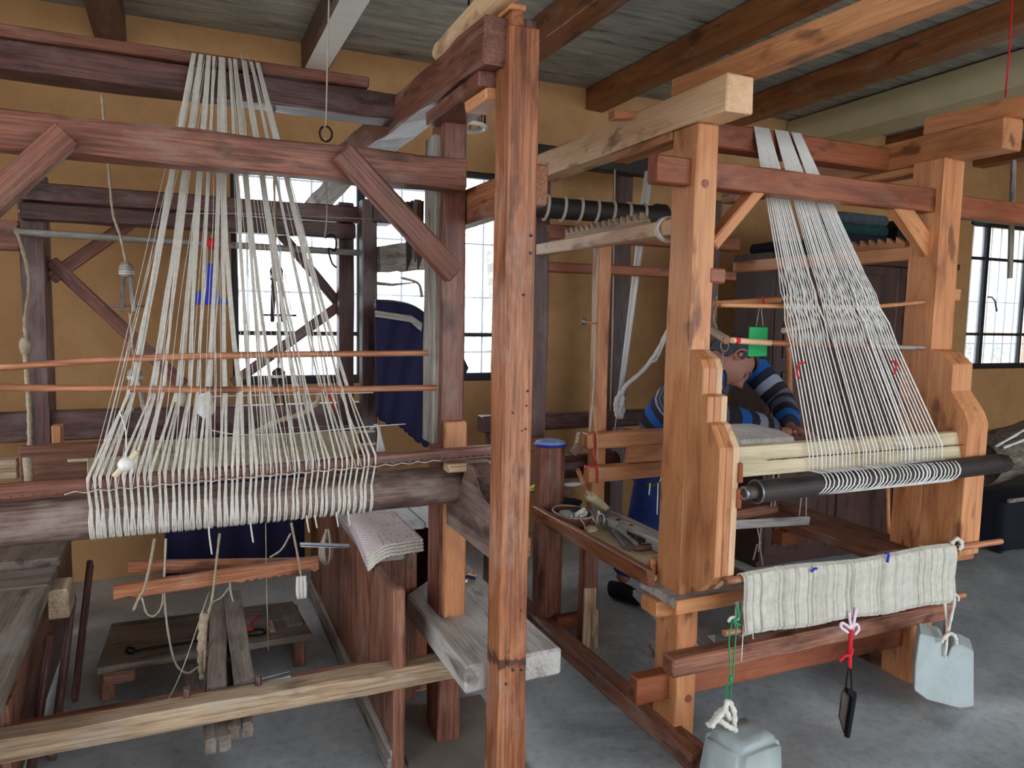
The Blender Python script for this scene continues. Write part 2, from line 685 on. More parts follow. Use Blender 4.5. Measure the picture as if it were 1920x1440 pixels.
# unseen openings added behind and beside the camera to let in sky light
structure(slab('wall_left', [(X0 - T, X0, YB, -1.7, 0, ZC), (X0 - T, X0, -1.7, 2.9, 0, .85), (X0 - T, X0, -1.7, 2.9, 2.75, ZC), (X0 - T, X0, 2.9, YW + T, 0, ZC)], 'wall'))
structure(slab('wall_right', [(X1, X1 + T, YB, YW + T, 0, ZC)], 'wall'))
structure(slab('wall_back', [(X0, .0, YB - T, YB, 0, ZC), (.0, 6.4, YB - T, YB, 2.7, ZC), (6.4, X1, YB - T, YB, 0, ZC)], 'wall'))
ceil = structure(slab('ceiling', [(X0 - T, X1 + T, YB - T, YW + T, ZC + .03, ZC + .2)], 'ceil'))
nb = 22
bw = (YW - YB) / nb
for i in range(nb):
    z = ZC + random.uniform(0, .003)
    box('board', ceil, X0, X1, YB + i * bw + .0005, YB + (i + 1) * bw - .0005, z, z + .027, 'ceil', bev=.001, seg=1)
for (a, b) in ((-1.42, -1.28), (-.39, -.24), (.66, .81), (1.71, 1.85), (2.545, 2.68), (3.62, 3.77), (5.4, 5.54), (6.5, 6.64), (7.6, 7.74)):
    box('beam', ceil, a, b, YB, YW - .005, 2.905, 3.045, 'ceilw' if a > 1 else 'redd', seg=10, jit=.003)
box('lining_board', ceil, .675, .80, YB, YW - .01, 2.893, 2.9045, 'white', seg=4)  # pale strip added in place of window sheen on the beam's underside
t1 = structure(box('trim_1', None, 4.32, 4.62, YB, YW - .005, 2.84, 3.04, 'creamplaster', jit=.001))
structure(slab('trim_2', [(6.2, X1, YW - .09, YW - .002, .44, .515)], 'creamplaster'))


def window(name, x0, x1, z0, z1, vbars, hbars, grille_x, grille_z, glass_y):
    """steel casement with a grille outside"""
    y = YW + .03
    fw = .038
    fr = box(name, None, x0, x1, y, y + .05, z1 - fw, z1, 'frame', jit=0)
    structure(fr)
    box('rail', fr, x0, x1, y - .008, y + .052, z0, z0 + fw + .012, 'frame', jit=0)
    box('stile', fr, x0, x0 + fw, y, y + .05, z0 + fw, z1 - fw, 'frame', jit=0)
    box('stile', fr, x1 - fw, x1, y, y + .05, z0 + fw, z1 - fw, 'frame', jit=0)
    for (b, w_) in vbars:
        box('mullion', fr, b - w_ / 2, b + w_ / 2, y, y + .045, z0 + fw, z1 - fw, 'frame', jit=0)
    for b in hbars:
        box('transom', fr, x0 + fw, x1 - fw, y + .004, y + .04, b - .013, b + .013, 'frame', jit=0)
    xs = [x0 + fw] + [b for b, _ in vbars] + [x1 - fw]
    zs = [z0 + fw] + list(hbars) + [z1 - fw]
    for i in range(len(xs) - 1):
        for j in range(len(zs) - 1):
            slab('pane', [(xs[i], xs[i + 1], glass_y, glass_y + .004, zs[j], zs[j + 1])], 'glass', fr)
    for g in grille_x:
        tube('grille_bar', fr, [(g, YW + .19, z0 - .02), (g, YW + .19, z1 + .02)], .007, 'bar', 6)
    for g in grille_z:
        tube('grille_bar', fr, [(x0 - .02, YW + .19, g), (x1 + .02, YW + .19, g)], .006, 'bar', 6)
    return fr


hz = P(880, 628, Y=YW).z
window('window_1', *W1, [(1.02, .05)], [hz], [W1[0] + .1 + .19 * i for i in range(9)], [1.25, 1.62, 1.98, 2.3], YW + .055)
zz = [P(1870, 627, Y=YW).z, P(1850, 484, Y=YW).z]
w2 = window('window_2', *W2, [(P(1852, 560, Y=YW).x, .05), (7.42, .03)], zz, [6.72 + .135 * i for i in range(8)], [1.32, 1.72, 2.12], YW + .055)
hp = P(1852, 557, Y=YW + .01)
tube('handle', w2, [hp, hp + V((.01, -.03, 0)), hp + V((.05, -.035, -.03)), hp + V((.09, -.035, -.13))], .009, 'steel', 6)

# the yard outside
g = slab('yard_ground', [(-14, 24, YW + T + .01, 22, -.6, -.5), (-14, 24, -16, YB - T - .01, -.6, -.5), (-16, X0 - T - .01, -16, 22, -.61, -.51)], 'ground')
structure(g)
hs = thing('yard_wall', 'sunlit cream house wall outside the right-hand window', 'wall', (9.6, 8.0, -.5))
box('wall_face', hs, 10.0, 14.5, 7.6, 8.4, -.5, 3.4, 'houses', jit=0)
box('roof_edge', hs, 9.9, 14.7, 7.4, 8.5, 3.4, 3.55, 'creamplaster', jit=0)


def tree(label, c, h, r, n, seed):
    rnd = random.Random(seed)
    t = thing('garden_tree', label, 'tree', (c[0], c[1], -.5), 'trees outside the windows')
    top = V((c[0], c[1], h))
    tube('trunk', t, curve([(c[0], c[1], -.5), (c[0] + .1, c[1], h * .4), top]), [.09] * 9 + [.07] * 8, 'grey', 7)
    vs_, fs = [], []
    for i in range(n):
        d = V((rnd.gauss(0, 1), rnd.gauss(0, 1), rnd.gauss(0, 1))).normalized() * r * rnd.uniform(.35, 1)
        cl = V((round(d.x * 2) / 2, round(d.y * 2) / 2, round(d.z * 2) / 2))
        p = top + d * .55 + cl * .45 + V((0, 0, -.1))
        a = V((rnd.uniform(-1, 1), rnd.uniform(-1, 1), rnd.uniform(-1, 1))).normalized() * .055
        b = a.orthogonal().normalized() * .022
        k = len(vs_)
        vs_ += [p - a, p + b, p + a, p - b]
        fs.append((k, k + 1, k + 2, k + 3))
    lf = mesh('leaves', vs_, fs, 'leaf', t, loc=top)
    lf['kind'] = 'stuff'


tree('tree with glare-paled leaves seen through the window beside the thick front post', (3.5, 8.6, 0), 2.3, 1.25, 2600, 3)
tree('leafy bush seen through the right-hand window', (9.0, 6.3, 0), 1.3, .8, 1500, 5)


# ================================================================ left loom
LL = thing('weaving_loom', 'old dark red-brown wooden floor loom filling the left half of the room', 'loom', (.1, 2.6, 0))
# front right corner: the thick near post, the inner post and the arms between them
box('post', LL, .80, .888, 1.86, 1.955, 0, 2.262, 'scorched', seg=10, jit=.003)
hr = random.Random(4)
for k in range(14):
    hx, hz_ = hr.uniform(.812, .876), hr.uniform(.35, 2.0)
    roller('worm_hole', LL, (hx, 1.8615, hz_), (hx, 1.8555, hz_), hr.uniform(.0022, .0042), 'dark', 7)
box('post_tenon', LL, .806, .842, 1.862, 1.95, 2.26, 2.30, 'post')
box('post_cheek', LL, .845, .884, 1.87, 1.95, 2.19, 2.285, 'redd')
sp = box('post', LL, .79, .87, 2.365, 2.50, 0, 2.13, 'red', seg=10, jit=.003)
box('post_scarf', LL, .772, .80, 2.40, 2.52, 1.06, 2.09, 'grey', seg=6)
box('post_wedge', LL, .797, .873, 2.335, 2.366, .47, 1.145, 'pine')
beam('top_rail', LL, (.80, 1.89, 2.225), (.80, 4.3, 2.29), .12, .12, 'red', seg=12, jit=.006)
box('packing_block', LL, .75, .87, 1.957, 2.44, 2.12, 2.165, 'red')
box('packing_block', LL, .77, .84, 1.956, 2.12, 2.09, 2.122, 'pine')
a0, a1 = P(1000, 345, Y=1.885), P(850, 400, X=.9)
box('arm', LL, .873, .932, 1.885, 2.56, P(1000, 385, Y=1.885).z, P(1000, 306, Y=1.885).z, 'post', seg=4)
prism('roller_bracket', LL, [P(x, y, X=.802) for x, y in ((822, 946), (822, 972), (936, 1064), (936, 966), (912, 944), (900, 925), (893, 900), (884, 874), (872, 868), (866, 900), (856, 928))], (.075, 0, 0), 'log')
box('bracket_tongue', LL, .81, .906, 1.885, 1.97, P(1000, 1052, Y=1.86).z, P(1000, 1012, Y=1.86).z, 'post')
box('bracket_cleat', LL, .815, .865, 1.96, 2.06, .80, .845, 'pine')
# front cross beam and its braces
box('front_beam', LL, -1.35, .836, 2.27, 2.364, 1.895, 1.992, 'red', seg=14, jit=.004)
b0, b1 = P(640, 285, Y=2.24), P(853, 515, Y=2.24)
beam('brace', LL, b0, b1, .04, .07, 'red', up=(1, 0, .6))
b0, b1 = P(128, 250, Y=2.24), P(-60, 420, Y=2.24)
beam('brace', LL, b0, b1, .04, .07, 'red', up=(1, 0, -.6))
# warp beam over the top
box('warp_beam', LL, -1.5, .79, 2.80, 2.92, 2.222, 2.315, 'redd', seg=12, jit=.004)
box('beam_strip', LL, -1.5, .641, 2.78, 2.85, 2.318, 2.355, 'red', seg=8)
# rear frame
box('post', LL, -.637, -.545, 3.86, 3.96, 0, 1.99, 'redd', seg=8)
box('post', LL, -.60, -.545, 3.97, 4.05, 0, 2.09, 'redd', seg=8)
box('post', LL, .74, .818, 3.88, 3.96, 0, 2.06, 'redd', seg=8)
box('post', LL, .794, .866, 3.58, 3.66, 0, 2.04, 'redd', seg=8)
box('post_cap', LL, -.637, -.548, 3.85, 3.9, 1.905, 1.915, 'strw')  # pale strip standing in for light on the top of the notch
box('rear_beam', LL, -.62, .83, 3.80, 3.88, 1.952, 2.03, 'redd', seg=8)
box('rear_beam', LL, -.62, .81, 3.80, 3.88, 1.872, 1.945, 'redd', seg=8)
roller('rear_rod', LL, (-.64, 3.78, 1.815), (.84, 3.78, 1.80), .016, 'grey', 12)
box('rear_rail', LL, -1.2, .92, 3.90, 3.97, .895, 1.03, 'redd', seg=8)
box('back_rail', LL, -.62, .74, 3.965, 4.0, .79, .83, 'redd')
for (q0, q1, w_) in (((95, 490), (345, 722), .06), ((95, 522), (262, 405), .06), ((515, 425), (634, 568), .05), ((436, 718), (634, 574), .05)):
    beam('brace', LL, P(*q0, Y=3.985), P(*q1, Y=3.985), .035, w_, 'red' if q0[0] < 200 else 'redd', up=(0, 0, 1))
box('rear_beam_end', LL, P(705, 400, Y=3.6).x - .02, P(735, 400, Y=3.6).x, 3.56, 3.70, P(720, 420, Y=3.6).z, P(720, 388, Y=3.6).z, 'redd')
box('side_plate', LL, -.95, -.636, 3.85, 3.95, P(20, 470, Y=3.9).z, P(20, 415, Y=3.9).z, 'red')

# the cloth roller in front, with the nailed comb bar above it
rl = roller('cloth_roller', LL, (-1.3, 2.255, .932), (.815, 2.255, .953), .060, 'log', 32, jit=.0012,
            prof=[(0, .05), (.004, .06)] + [(i / 30, .06 + .0012 * math.sin(i * 2.3)) for i in range(1, 30)] + [(.985, .0605), (.997, .057), (1, .05)])
roller('roller_pin', LL, (.80, 2.255, .953), (.93, 2.255, .955), .045, 'redd', 16)
cb0, cb1 = V((-1.25, 2.175, 1.020)), V((.897, 2.175, 1.071))
bar = beam('comb_bar', LL, cb0, cb1, .030, .040, 'red', seg=14)
box('bar_rest', LL, .745, .895, 2.15, 2.21, 1.012, 1.04, 'strw')


def comb(x, dz=0.0):
    """front face of the comb bar at x"""
    t = (x - cb0.x) / (cb1.x - cb0.x)
    p = cb0.lerp(cb1, t)
    return V((x, p.y - .017, p.z + dz))


nails = []
for i in range(62):
    x = -.47 + i * .0245
    p = comb(x, -.010)
    nails.append(sweep([p + V((0, .004, 0)), p + V((.002, -.012, .003)), p + V((.004, -.016, .006))], [.0019, .0017, .001], 4))
v_, f_ = join(nails)
mesh('comb_nails', v_, f_, 'rust', LL)['kind'] = 'stuff'
c0, c1 = comb(-.28, -.012), comb(.72, -.012)
rope('comb_lacing', LL, [c0.lerp(c1, i / 40) + V((0, -.006, .006 * ((i % 2) - .5))) for i in range(41)], .0014, 'yarn', 2, 4)

# seat plank, long front stretcher, treadles and lamms
prism('seat_plank', LL, [(.742, 1.976, .384), (1.068, 1.986, .384), (1.072, 2.93, .384), (.742, 2.60, .384)], (0, 0, .086), 'dusty', .008)
box('front_stretcher', LL, -1.4, .84, 2.262, 2.345, .288, .352, 'strw', seg=14, jit=.003)
box('back_stretcher', LL, -.62, .60, 2.50, 2.53, .235, .275, 'box', seg=6)
roller('treadle_axle', LL, P(352, 1318, Y=2.37), P(545, 1268, Y=2.37), .017, 'steel', 14)
for q in ((350, 1310), (484, 1287)):
    p = P(*q, Y=2.335)
    roller('axle_peg', LL, p + V((0, 0, -.04)), p + V((0, 0, .035)), .011, 'redd', 8)
beam('treadle', LL, P(406, 1300, Y=2.385), P(412, 1130, Y=3.05), .062, .05, 'drab', seg=5, jit=.004)
beam('treadle', LL, P(459, 1290, Y=2.385), P(436, 1118, Y=3.05), .062, .05, 'drab', seg=5, jit=.004)
beam('treadle', LL, P(368, 1330, Y=2.62), P(352, 1255, Y=3.05), .05, .04, 'drab', seg=4)
for (q, yy) in (((394, 1402), 2.22), ((422, 1396), 2.22), ((438, 1376), 2.25), ((464, 1370), 2.25)):
    p = P(*q, Y=yy)
    beam('treadle_end', LL, p, p + V((.01, .4, .02)), .034, .05, 'drab', seg=3, jit=.003)


def toothed(name, parent, q0, q1, Y, wpx, mat, teeth):
    a, b = P(*q0, Y=Y), P(*q1, Y=Y)
    d = V((0, 0, -1)) * wpx
    pts = [a, b, b + d]
    for i in range(teeth):
        t = 1 - i / teeth * .42
        pts += [b.lerp(a, (1 - t)) + d * 1.0, b.lerp(a, (1 - t) + .022) + d * 1.22]
    pts += [b.lerp(a, .45) + d, b.lerp(a, .62) + d * 1.12, b.lerp(a, .9) + d * 1.1, b.lerp(a, .93) + d * .92 , a + d * 1.05]
    return prism(name, parent, pts, (0, .026, 0), mat, .0015)


toothed('lamm', LL, (240, 1054), (585, 1048), 3.0, .042, 'post', 6)
toothed('lamm', LL, (212, 1100), (598, 1045), 2.85, .046, 'post', 9)

# side chest between the posts, under the loom (a seat box for the weaver)
CH = thing('storage_chest', 'long low reddish plank chest with a grey lid beside the left loom', 'chest', (.8, 3.2, 0))
for i in range(6):
    y0 = 2.30 + i * .285
    box('side_board', CH, .612, .634, y0, y0 + .282, .02, .60, 'box', seg=3)
box('corner_post', CH, .606, .645, 2.272, 2.315, 0, .615, 'box', seg=4)
box('bottom_rail', CH, .588, .612, 2.28, 4.0, 0, .045, 'grey', seg=6)
box('skirting', CH, .598, .612, 2.28, 4.0, .045, .075, 'dusty', seg=6)
box('end_panel', CH, .634, .80, 2.66, 2.685, .02, .60, 'box')
box('end_panel', CH, .81, 1.02, 2.72, 2.745, .02, .38, 'mahog')
box('far_panel', CH, .634, 1.1, 3.98, 4.0, .02, .60, 'box')
box('back_board', CH, 1.08, 1.10, 2.95, 4.0, .02, .60, 'box')
box('lid_board', CH, .60, .735, 2.60, 3.99, .602, .628, 'dusty', seg=6)
box('lid_board', CH, .738, .92, 2.95, 3.99, .602, .628, 'dusty', seg=6)
box('lid_board', CH, .923, 1.11, 2.96, 3.99, .602, .628, 'dusty', seg=6)
tag(prism('floor_board', None, [(.66, 2.0, .001), (1.02, 1.96, .001), (1.05, 2.62, .001), (.66, 2.64, .001)], (0, 0, .012), 'cardb', .002),
    'flat grey-brown board lying on the floor under the inner loom post', 'board')

CL = thing('storage_chest', 'low chest with grey planks on top cut off by the left edge of the picture', 'chest', (-.7, 2.8, 0))
zt = .5
box('lid_board', CL, -.95, -.44, 3.22, 3.75, zt + .02, zt + .055, 'drab')
box('lid_board', CL, -.95, -.445, 2.98, 3.20, zt - .005, zt + .03, 'drab')
prism('lid_board', CL, [(-.95, 1.7, zt - .02), (-.425, 1.7, zt - .02), (-.445, 2.96, zt - .02), (-.95, 2.96, zt - .02)], (0, 0, .05), 'drab')
box('side_board', CL, -.50, -.475, 2.2, 3.8, .24, .47, 'box')
box('side_board', CL, -.52, -.495, 2.2, 3.8, .02, .235, 'redd')
box('end_block', CL, -.45, -.385, 2.98, 3.12, .40, .505, 'strw')
box('side_board', CL, -.485, -.46, 2.36, 2.52, .0, .40, 'box')
for (yy, xx) in ((2.55, -.44), (2.95, -.42), (3.35, -.40)):
    beam('slanting_slat', CL, (xx, yy - .2, .01), (xx + .02, yy + .25, .40), .02, .07, 'redd', up=(0, -1, 1))

# ---- yarn of the left loom
WY = thing('warp_yarn', 'fan of cream warp yarn hung from a high beam to the left loom\'s wooden roller', 'yarn', (.1, 2.5, .9))
rnd = random.Random(11)
sizes = [4, 3, 2, 3, 2, 2, 3, 2, 3, 2, 2, 3, 2, 2, 3, 2, 2, 2, 2]
NB = sum(sizes)
xl, xr = P(163, 905, Y=2.16).x, P(702, 850, Y=2.16).x
supers = [[0], [1, 2], [3, 4], [5], [6, 7, 8], [9], [10, 11], [12, 13, 14], [15], [16, 17, 18]]
cen = []
i = 0
for sz in sizes:
    cen.append((i + (sz - 1) / 2) / (NB - 1))
    i += sz
sup_of = {c: sum(cen[k] for k in g) / len(g) for g in supers for c in g}
i = 0
for ci, sz in enumerate(sizes):
    tc = (i + (sz - 1) / 2) / (NB - 1)
    uc = tc + rnd.uniform(-.012, .012)
    # each group lies together over the high beam, spreads a little, and parts again at the comb bar
    pull = rnd.uniform(.35, .85)
    ktop = sup_of[ci] * .7 + tc * .3
    for m_ in range(sz):
        t = i / (NB - 1)
        xb = xl + (xr - xl) * t + rnd.uniform(-.003, .003)
        om = m_ - (sz - 1) / 2
        pxt = 359 + (489 - 359) * ktop + om * 1.6
        tp = P(pxt, 100 + 18 * ktop, Y=2.80)
        rodp = P(236 + (660 - 236) * uc + om * (2.2 + 1.5 * (ci % 3 == 1)), 728 + rnd.uniform(-14, 22), Y=2.33)
        parts = []
        strands = 3 if ci < 10 else 2
        gat = P(236 + (660 - 236) * (sup_of[ci] * pull + uc * (1 - pull)) + om * 1.5, 728, Y=2.33)
        cz = comb(xb)
        end0 = V((cz.x, cz.y - .006, cz.z - .004))
        for s_ in range(strands):
            o = s_ - (strands - 1) / 2
            a = V((tp.x + o * .0012, 2.815, 2.3585))
            a0 = V((tp.x + o * .0012, 2.905, 2.300))
            fr_ = V((tp.x + o * .0014, 2.774, 2.345))
            end = end0 + V((o * .0012, 0, 0))
            mid = [fr_.lerp(gat.lerp(rodp, max(0, q - .55) / .45), q) + V((rnd.uniform(-.002, .002) + o * .0018, 0, 0)) for q in (.15, .3, .45, .6, .75, .88, 1.0)]
            edge = end + V((0, .001, .026))
            mid += [rodp.lerp(edge, q) + V((rnd.uniform(-.001, .001) + o * .0014, 0, 0)) for q in (.3, .6, 1.0)]
            down = []
            zc = .932 + (.953 - .932) * ((end.x + 1.3) / 2.115)
            for (an, sp_) in ((-.55, .5), (0, 1.0), (.5, 1.5), (.95, 1.5), (1.4, .9)):
                down.append(V((end.x + o * .0023 * sp_ + rnd.uniform(-.001, .001), 2.255 - .0635 * math.cos(an), zc - .0635 * math.sin(an))))
            pts = [a0, a, fr_] + mid + [end] + down
            rr = [.0021] * 3 + [.0019] * 10 + [.0018] + [.0021, .0024, .0025, .0025, .0024]
            parts.append(sweep(pts, rr, 5))
        v_, f_ = join(parts)
        mesh('yarn_bundle', v_, f_, 'yarn', WY, True)
        i += 1
# stray threads
for i in range(44):
    t = rnd.random()
    tp = P(365 + 120 * t, 108, Y=2.79)
    e = comb(xl + (xr - xl) * min(1, max(0, t + rnd.uniform(-.04, .04)))) + V((0, -.008, 0))
    st = rnd.choice((.0, .0, .02, .3, .5))
    pts = [tp.lerp(e, st + (1 - st) * q) + V((rnd.uniform(-.006, .006), rnd.uniform(-.02, 0), rnd.uniform(-.01, .01))) for q in (0, .2, .4, .6, .8, 1)]
    rope('stray_thread', WY, pts, .0009, 'yarn', 4, 4)
for i, (px, py, ln) in enumerate(((470, 985, .05), (575, 970, .045), (590, 965, .04), (630, 960, .045), (652, 955, .05), (392, 1000, .06))):
    p = P(px, py, Y=2.215)
    rope('loose_end', WY, [p + V((0, 0, .03)), p, p + V((.006, -.004, -ln))], .0026, 'yarn', 4, 5)

# lease rods
LR = [((-12, 690), (250, 672), (520, 665), (802, 662)), ((-12, 726), (120, 728), (500, 731), (818, 727))]
lab = ['smooth orange-brown stick lying across the left warp, the upper of two', 'pale peeled stick lying across the left warp, the lower of two']
for k in range(2):
    pts = curve([P(x, y, Y=2.35 - .03 * k + .0) for x, y in LR[k]], 8)
    tag(tube('lease_rod', None, pts, [.0095] * len(pts), 'stick', 10), lab[k], 'stick', 'lease rods of the left loom')
# white cords stretched across
for (q, nm) in ((((375, 745), (440, 742), (700, 736)), 'thin white cord stretched level just below the lower left lease rod'),
                (((392, 806), (450, 815), (560, 812), (690, 800), (760, 795)), 'white plastic cord sagging across the left warp above the comb bar')):
    tag(rope('white_string', None, [P(x, y, Y=2.5) for x, y in q], .0022, 'white', 6, 5), nm, 'cord')
tag(rope('white_string', None, [P(330, 400, Y=3.0), P(500, 402, Y=3.0), P(700, 411, Y=3.4)], .002, 'string', 5, 5), 'pale string stretched level in front of the left loom\'s rear beams', 'cord')

# bobbin of yarn hanging on the warp
p0, p1 = P(214, 894, Y=2.10), P(258, 846, Y=2.10)
BO = thing('yarn_bobbin', 'short stick wound with white yarn hanging in the left warp', 'bobbin', p0)
roller('stick', BO, p0, p1, .0075, 'cream', 10)
d = (p1 - p0)
v_, f_ = sweep([p0 + d * t for t in (.28, .36, .5, .62, .70)], [.009, .016, .018, .016, .009], 12)
mesh('yarn_wrap', v_, f_, 'yarnw', BO, True)
rope('tie', BO, [p0 + d * .5, P(236, 810, Y=2.11), P(224, 770, Y=2.13)], .0016, 'yarnw', 4, 4)

# heddle shafts behind the warp
for k, (ya, yb, Yd, lb) in enumerate(((826, 850, 3.05, 'back row of beige string heddles behind the left warp'), (852, 884, 2.85, 'front row of beige string heddles just above the comb bar of the left loom'))):
    x0, x1 = P(165, ya, Y=Yd).x, P(662, ya, Y=Yd).x
    z0, z1 = P(400, yb + 6 - 40 * 0, Y=Yd).z, P(400, ya - 2, Y=Yd).z
    H_ = thing('heddle_shaft', lb, 'heddles', (x0, Yd, z0), 'heddle shafts of the left loom')
    roller('upper_bar', H_, (x0 - .06, Yd, z1), (x1 + .09, Yd, z1 + .004), .006, 'heddle', 8)
    roller('lower_bar', H_, (x0 - .06, Yd, z0), (x1 + .05, Yd, z0 + .004), .007, 'stick', 8)
    parts = []
    nn = 190
    for i in range(nn):
        x = x0 + (x1 - x0) * i / (nn - 1)
        parts.append(sweep([(x, Yd - .006, z1 + .007), (x + rnd.uniform(-.0015, .0015), Yd - .004, (z0 + z1) / 2), (x, Yd - .006, z0 - .006)], .0024, 4))
    v_, f_ = join(parts)
    mesh('heddle_strings', v_, f_, 'heddle', H_, True)['kind'] = 'stuff'
BT = thing('loom_beater', 'reddish wooden beater block at the far left behind the comb bar', 'beater', (-.5, 2.95, .8))
q0, q1 = P(36, 838, Y=2.95), P(165, 898, Y=2.95)
box('cap', BT, q0.x, q1.x + .12, 2.93, 3.0, q1.z, q0.z, 'box', seg=3)
box('upright', BT, P(99, 840, Y=3.1).x, P(118, 840, Y=3.1).x, 3.08, 3.13, .84, P(108, 796, Y=3.1).z, 'pine')
box('rail', BT, -1.0, q0.x - .005, 2.94, 2.99, P(10, 900, Y=2.95).z, P(10, 862, Y=2.95).z, 'strw')


# ---- things around the left loom
def pulley(label, q_top, q_bot, Y, rope_pts, mat='grey', pin=True):
    a, b = P(*q_top, Y=Y), P(*q_bot, Y=Y)
    t = thing('loom_pulley', label, 'pulley', b, 'wooden pulleys of the left loom')
    h = (a - b).length
    d = (a - b)
    v_, f_ = sweep([b + d * t_ for t_ in (.70, .74, .78, .82, .88, .94, 1.0)], [.018, .024, .019, .023, .025, .02, .008], 14)
    mesh('head', v_, f_, mat, t, True)
    for s in (-1, 1):
        beam('cheek', t, b + d * .72 + V((s * .010, 0, 0)), b + V((s * .021, 0, 0)), .014, .022, mat, up=(0, 1, 0), seg=2)
    if pin:
        tube('pin', t, [b + d * .12 + V((-.06, 0, 0)), b + d * .12 + V((.07, 0, 0))], .004, 'redd', 6)
    rope('cord', t, rope_pts, .0045, 'rope', 6, 6, .2)
    for k in (.76, .80):
        an = [b + d * k + V((math.cos(x / 8 * 6.283) * .024, math.sin(x / 8 * 6.283) * .024, 0)) for x in range(8)]
        v_, f_ = sweep(an, .003, 5, closed=True)
        mesh('binding', v_, f_, 'yarn', t, True)
    return t


Yp = 3.0
pulley('dark wooden pulley hanging on a cord left of the left warp', (237, 490), (240, 585), Yp,
       [P(191, 178, Y=2.88), P(196, 240, Y=2.9), P(205, 330, Y=Yp), P(212, 400, Y=Yp), P(226, 445, Y=Yp), P(237, 495, Y=Yp)])
pulley('dark wooden pulley silhouetted against the window behind the left warp', (518, 495), (521, 604), Yp,
       [P(514, 200, Y=2.9), P(514, 330, Y=2.95), P(516, 430, Y=Yp), P(518, 497, Y=Yp)], 'dark')
pulley('lower pulley bound with yarn under the hanging pulley on the left', (252, 690), (258, 770), 2.9,
       [P(243, 585, Y=3.0), P(248, 640, Y=2.95), P(252, 692, Y=2.9)], 'grey', False)
pulley('lower dark pulley at the window sill behind the warp', (522, 690), (524, 760), 2.95,
       [P(521, 604, Y=3.0), P(522, 650, Y=2.97), P(522, 692, Y=2.95)], 'dark', False)
tag(rope('hanging_rope', None, [P(30, 425, Y=3.8), P(55, 520, Y=3.6), P(48, 600, Y=3.3), P(50, 640, Y=3.2), P(47, 655, Y=3.2), P(54, 760, Y=3.1), P(56, 830, Y=3.0), P(56, 925, Y=2.9)], .0085, 'rope', 8, 7, .18),
    'twisted tan rope hanging beside the far left rear post', 'rope')
pk = P(47, 650, Y=3.19)
tag(blob('rope_knot', None, pk, (.02, .02, .034), 'rope', 2, .5, 3), 'thick knot in the tan rope at the far left', 'knot')
tag(tube('drop_stick', None, [P(52, 858, Y=2.86), P(56, 925, Y=2.86)], [.016, .012], 'rope', 8), 'pale tapered cord end hanging before the beater block', 'cord')

# blue plastic piece with red bead
bl = thing('blue_tag', 'bright blue plastic piece with a red bead hanging behind the left warp', 'tag', P(392, 572, Y=3.2))
outl = [(386, 494), (407, 494), (408, 520), (403, 540), (409, 545), (412, 558), (428, 560), (428, 571), (366, 571), (367, 549), (374, 545), (387, 540)]
prism('plate', bl, [P(x, y, Y=3.2) for x, y in outl], (0, .012, 0), 'blue', .002)
blob('bead', bl, P(397, 457, Y=3.2), .022, 'red_thread', 2, .1)
rope('string', bl, [P(397, 440, Y=3.2), P(397, 470, Y=3.2), P(397, 495, Y=3.2)], .0025, 'string', 4, 5)

# metal ring on a thread and its long cords
rp = P(611, 251, Y=2.7)
rg = thing('metal_ring', 'thin iron ring hanging on a thread above the left loom\'s front beam', 'ring', rp)
v_, f_ = sweep([rp + V((math.sin(a / 20 * 6.1) * .021, 0, math.cos(a / 20 * 6.1) * .026)) for a in range(20)], .0036, 6)
mesh('ring', v_, f_, 'iron', rg, True)
rope('thread', rg, [P(617, -10, Y=2.74), P(614, 120, Y=2.72), P(611, 238, Y=2.7)], .003, 'string', 4, 5)
tag(rope('hanging_string', None, [P(610, 260, Y=2.69), P(611, 330, Y=2.9), P(613, 400, Y=3.1), P(609, 446, Y=3.1)], .003, 'string', 4, 5), 'thin doubled cord hanging from the ring past the bright window', 'cord')
hk = tag(rope('cord_hook', None, [P(609, 446, Y=3.1), P(622, 440, Y=3.1), P(630, 450, Y=3.1), P(628, 470, Y=3.1), P(616, 466, Y=3.1), P(622, 492, Y=3.1), P(631, 502, Y=3.1)], .004, 'iron', 5, 6), 'bent black wire hook by the rear right post of the left loom', 'hook')

# weathered logs by the window, and the bundle of blades on the inner post
lgA = tag(beam('weathered_beam', None, P(645, 330, Y=3.95), V((.72, 4.55, 2.10)), .10, .075, 'grey', jit=.008, seg=4), 'cracked grey timber end resting on the rear post before the window', 'timber')
tag(beam('weathered_beam', None, (.93, 2.75, 1.735), (.91, 3.95, 1.775), .07, .115, 'grey', jit=.01, seg=8), 'cracked bleached grey log beside the inner post of the left loom', 'timber')
for i, (x0, y0, x1, y1, m_) in enumerate(((768, 378, 764, 508, 'dark'), (777, 376, 770, 500, 'grey'), (784, 374, 779, 492, 'red'), (789, 376, 785, 505, 'dark'))):
    a, b = P(x0, y0, Y=2.62 + .02 * i), P(x1, y1, Y=2.62 + .02 * i)
    wv = V((.018, 0, 0))
    tag(prism('weaving_sword', None, [a - wv * .7, a + wv * .7, b + wv * .9 + V((0, 0, .05)), b, b - wv * .2], (0, .009, 0), m_, .001),
        ['dark pointed wooden blade, leftmost of the bundle by the inner post', 'grey pointed wooden blade, second of the bundle by the inner post', 'reddish pointed wooden blade in the bundle by the inner post', 'dark pointed wooden blade, rightmost of the bundle against the inner post'][i], 'blade', 'weaving blades hung by the post')
tag(tube('curved_horn', None, curve([P(752, 521, Y=2.7), P(772, 526, Y=2.66), P(786, 534, Y=2.62), P(791, 556, Y=2.6)], 6), [.002] + [.005] * 17 + [.007], 'grey', 6), 'thin curved horn-like twig sticking out beside the inner post', 'twig')
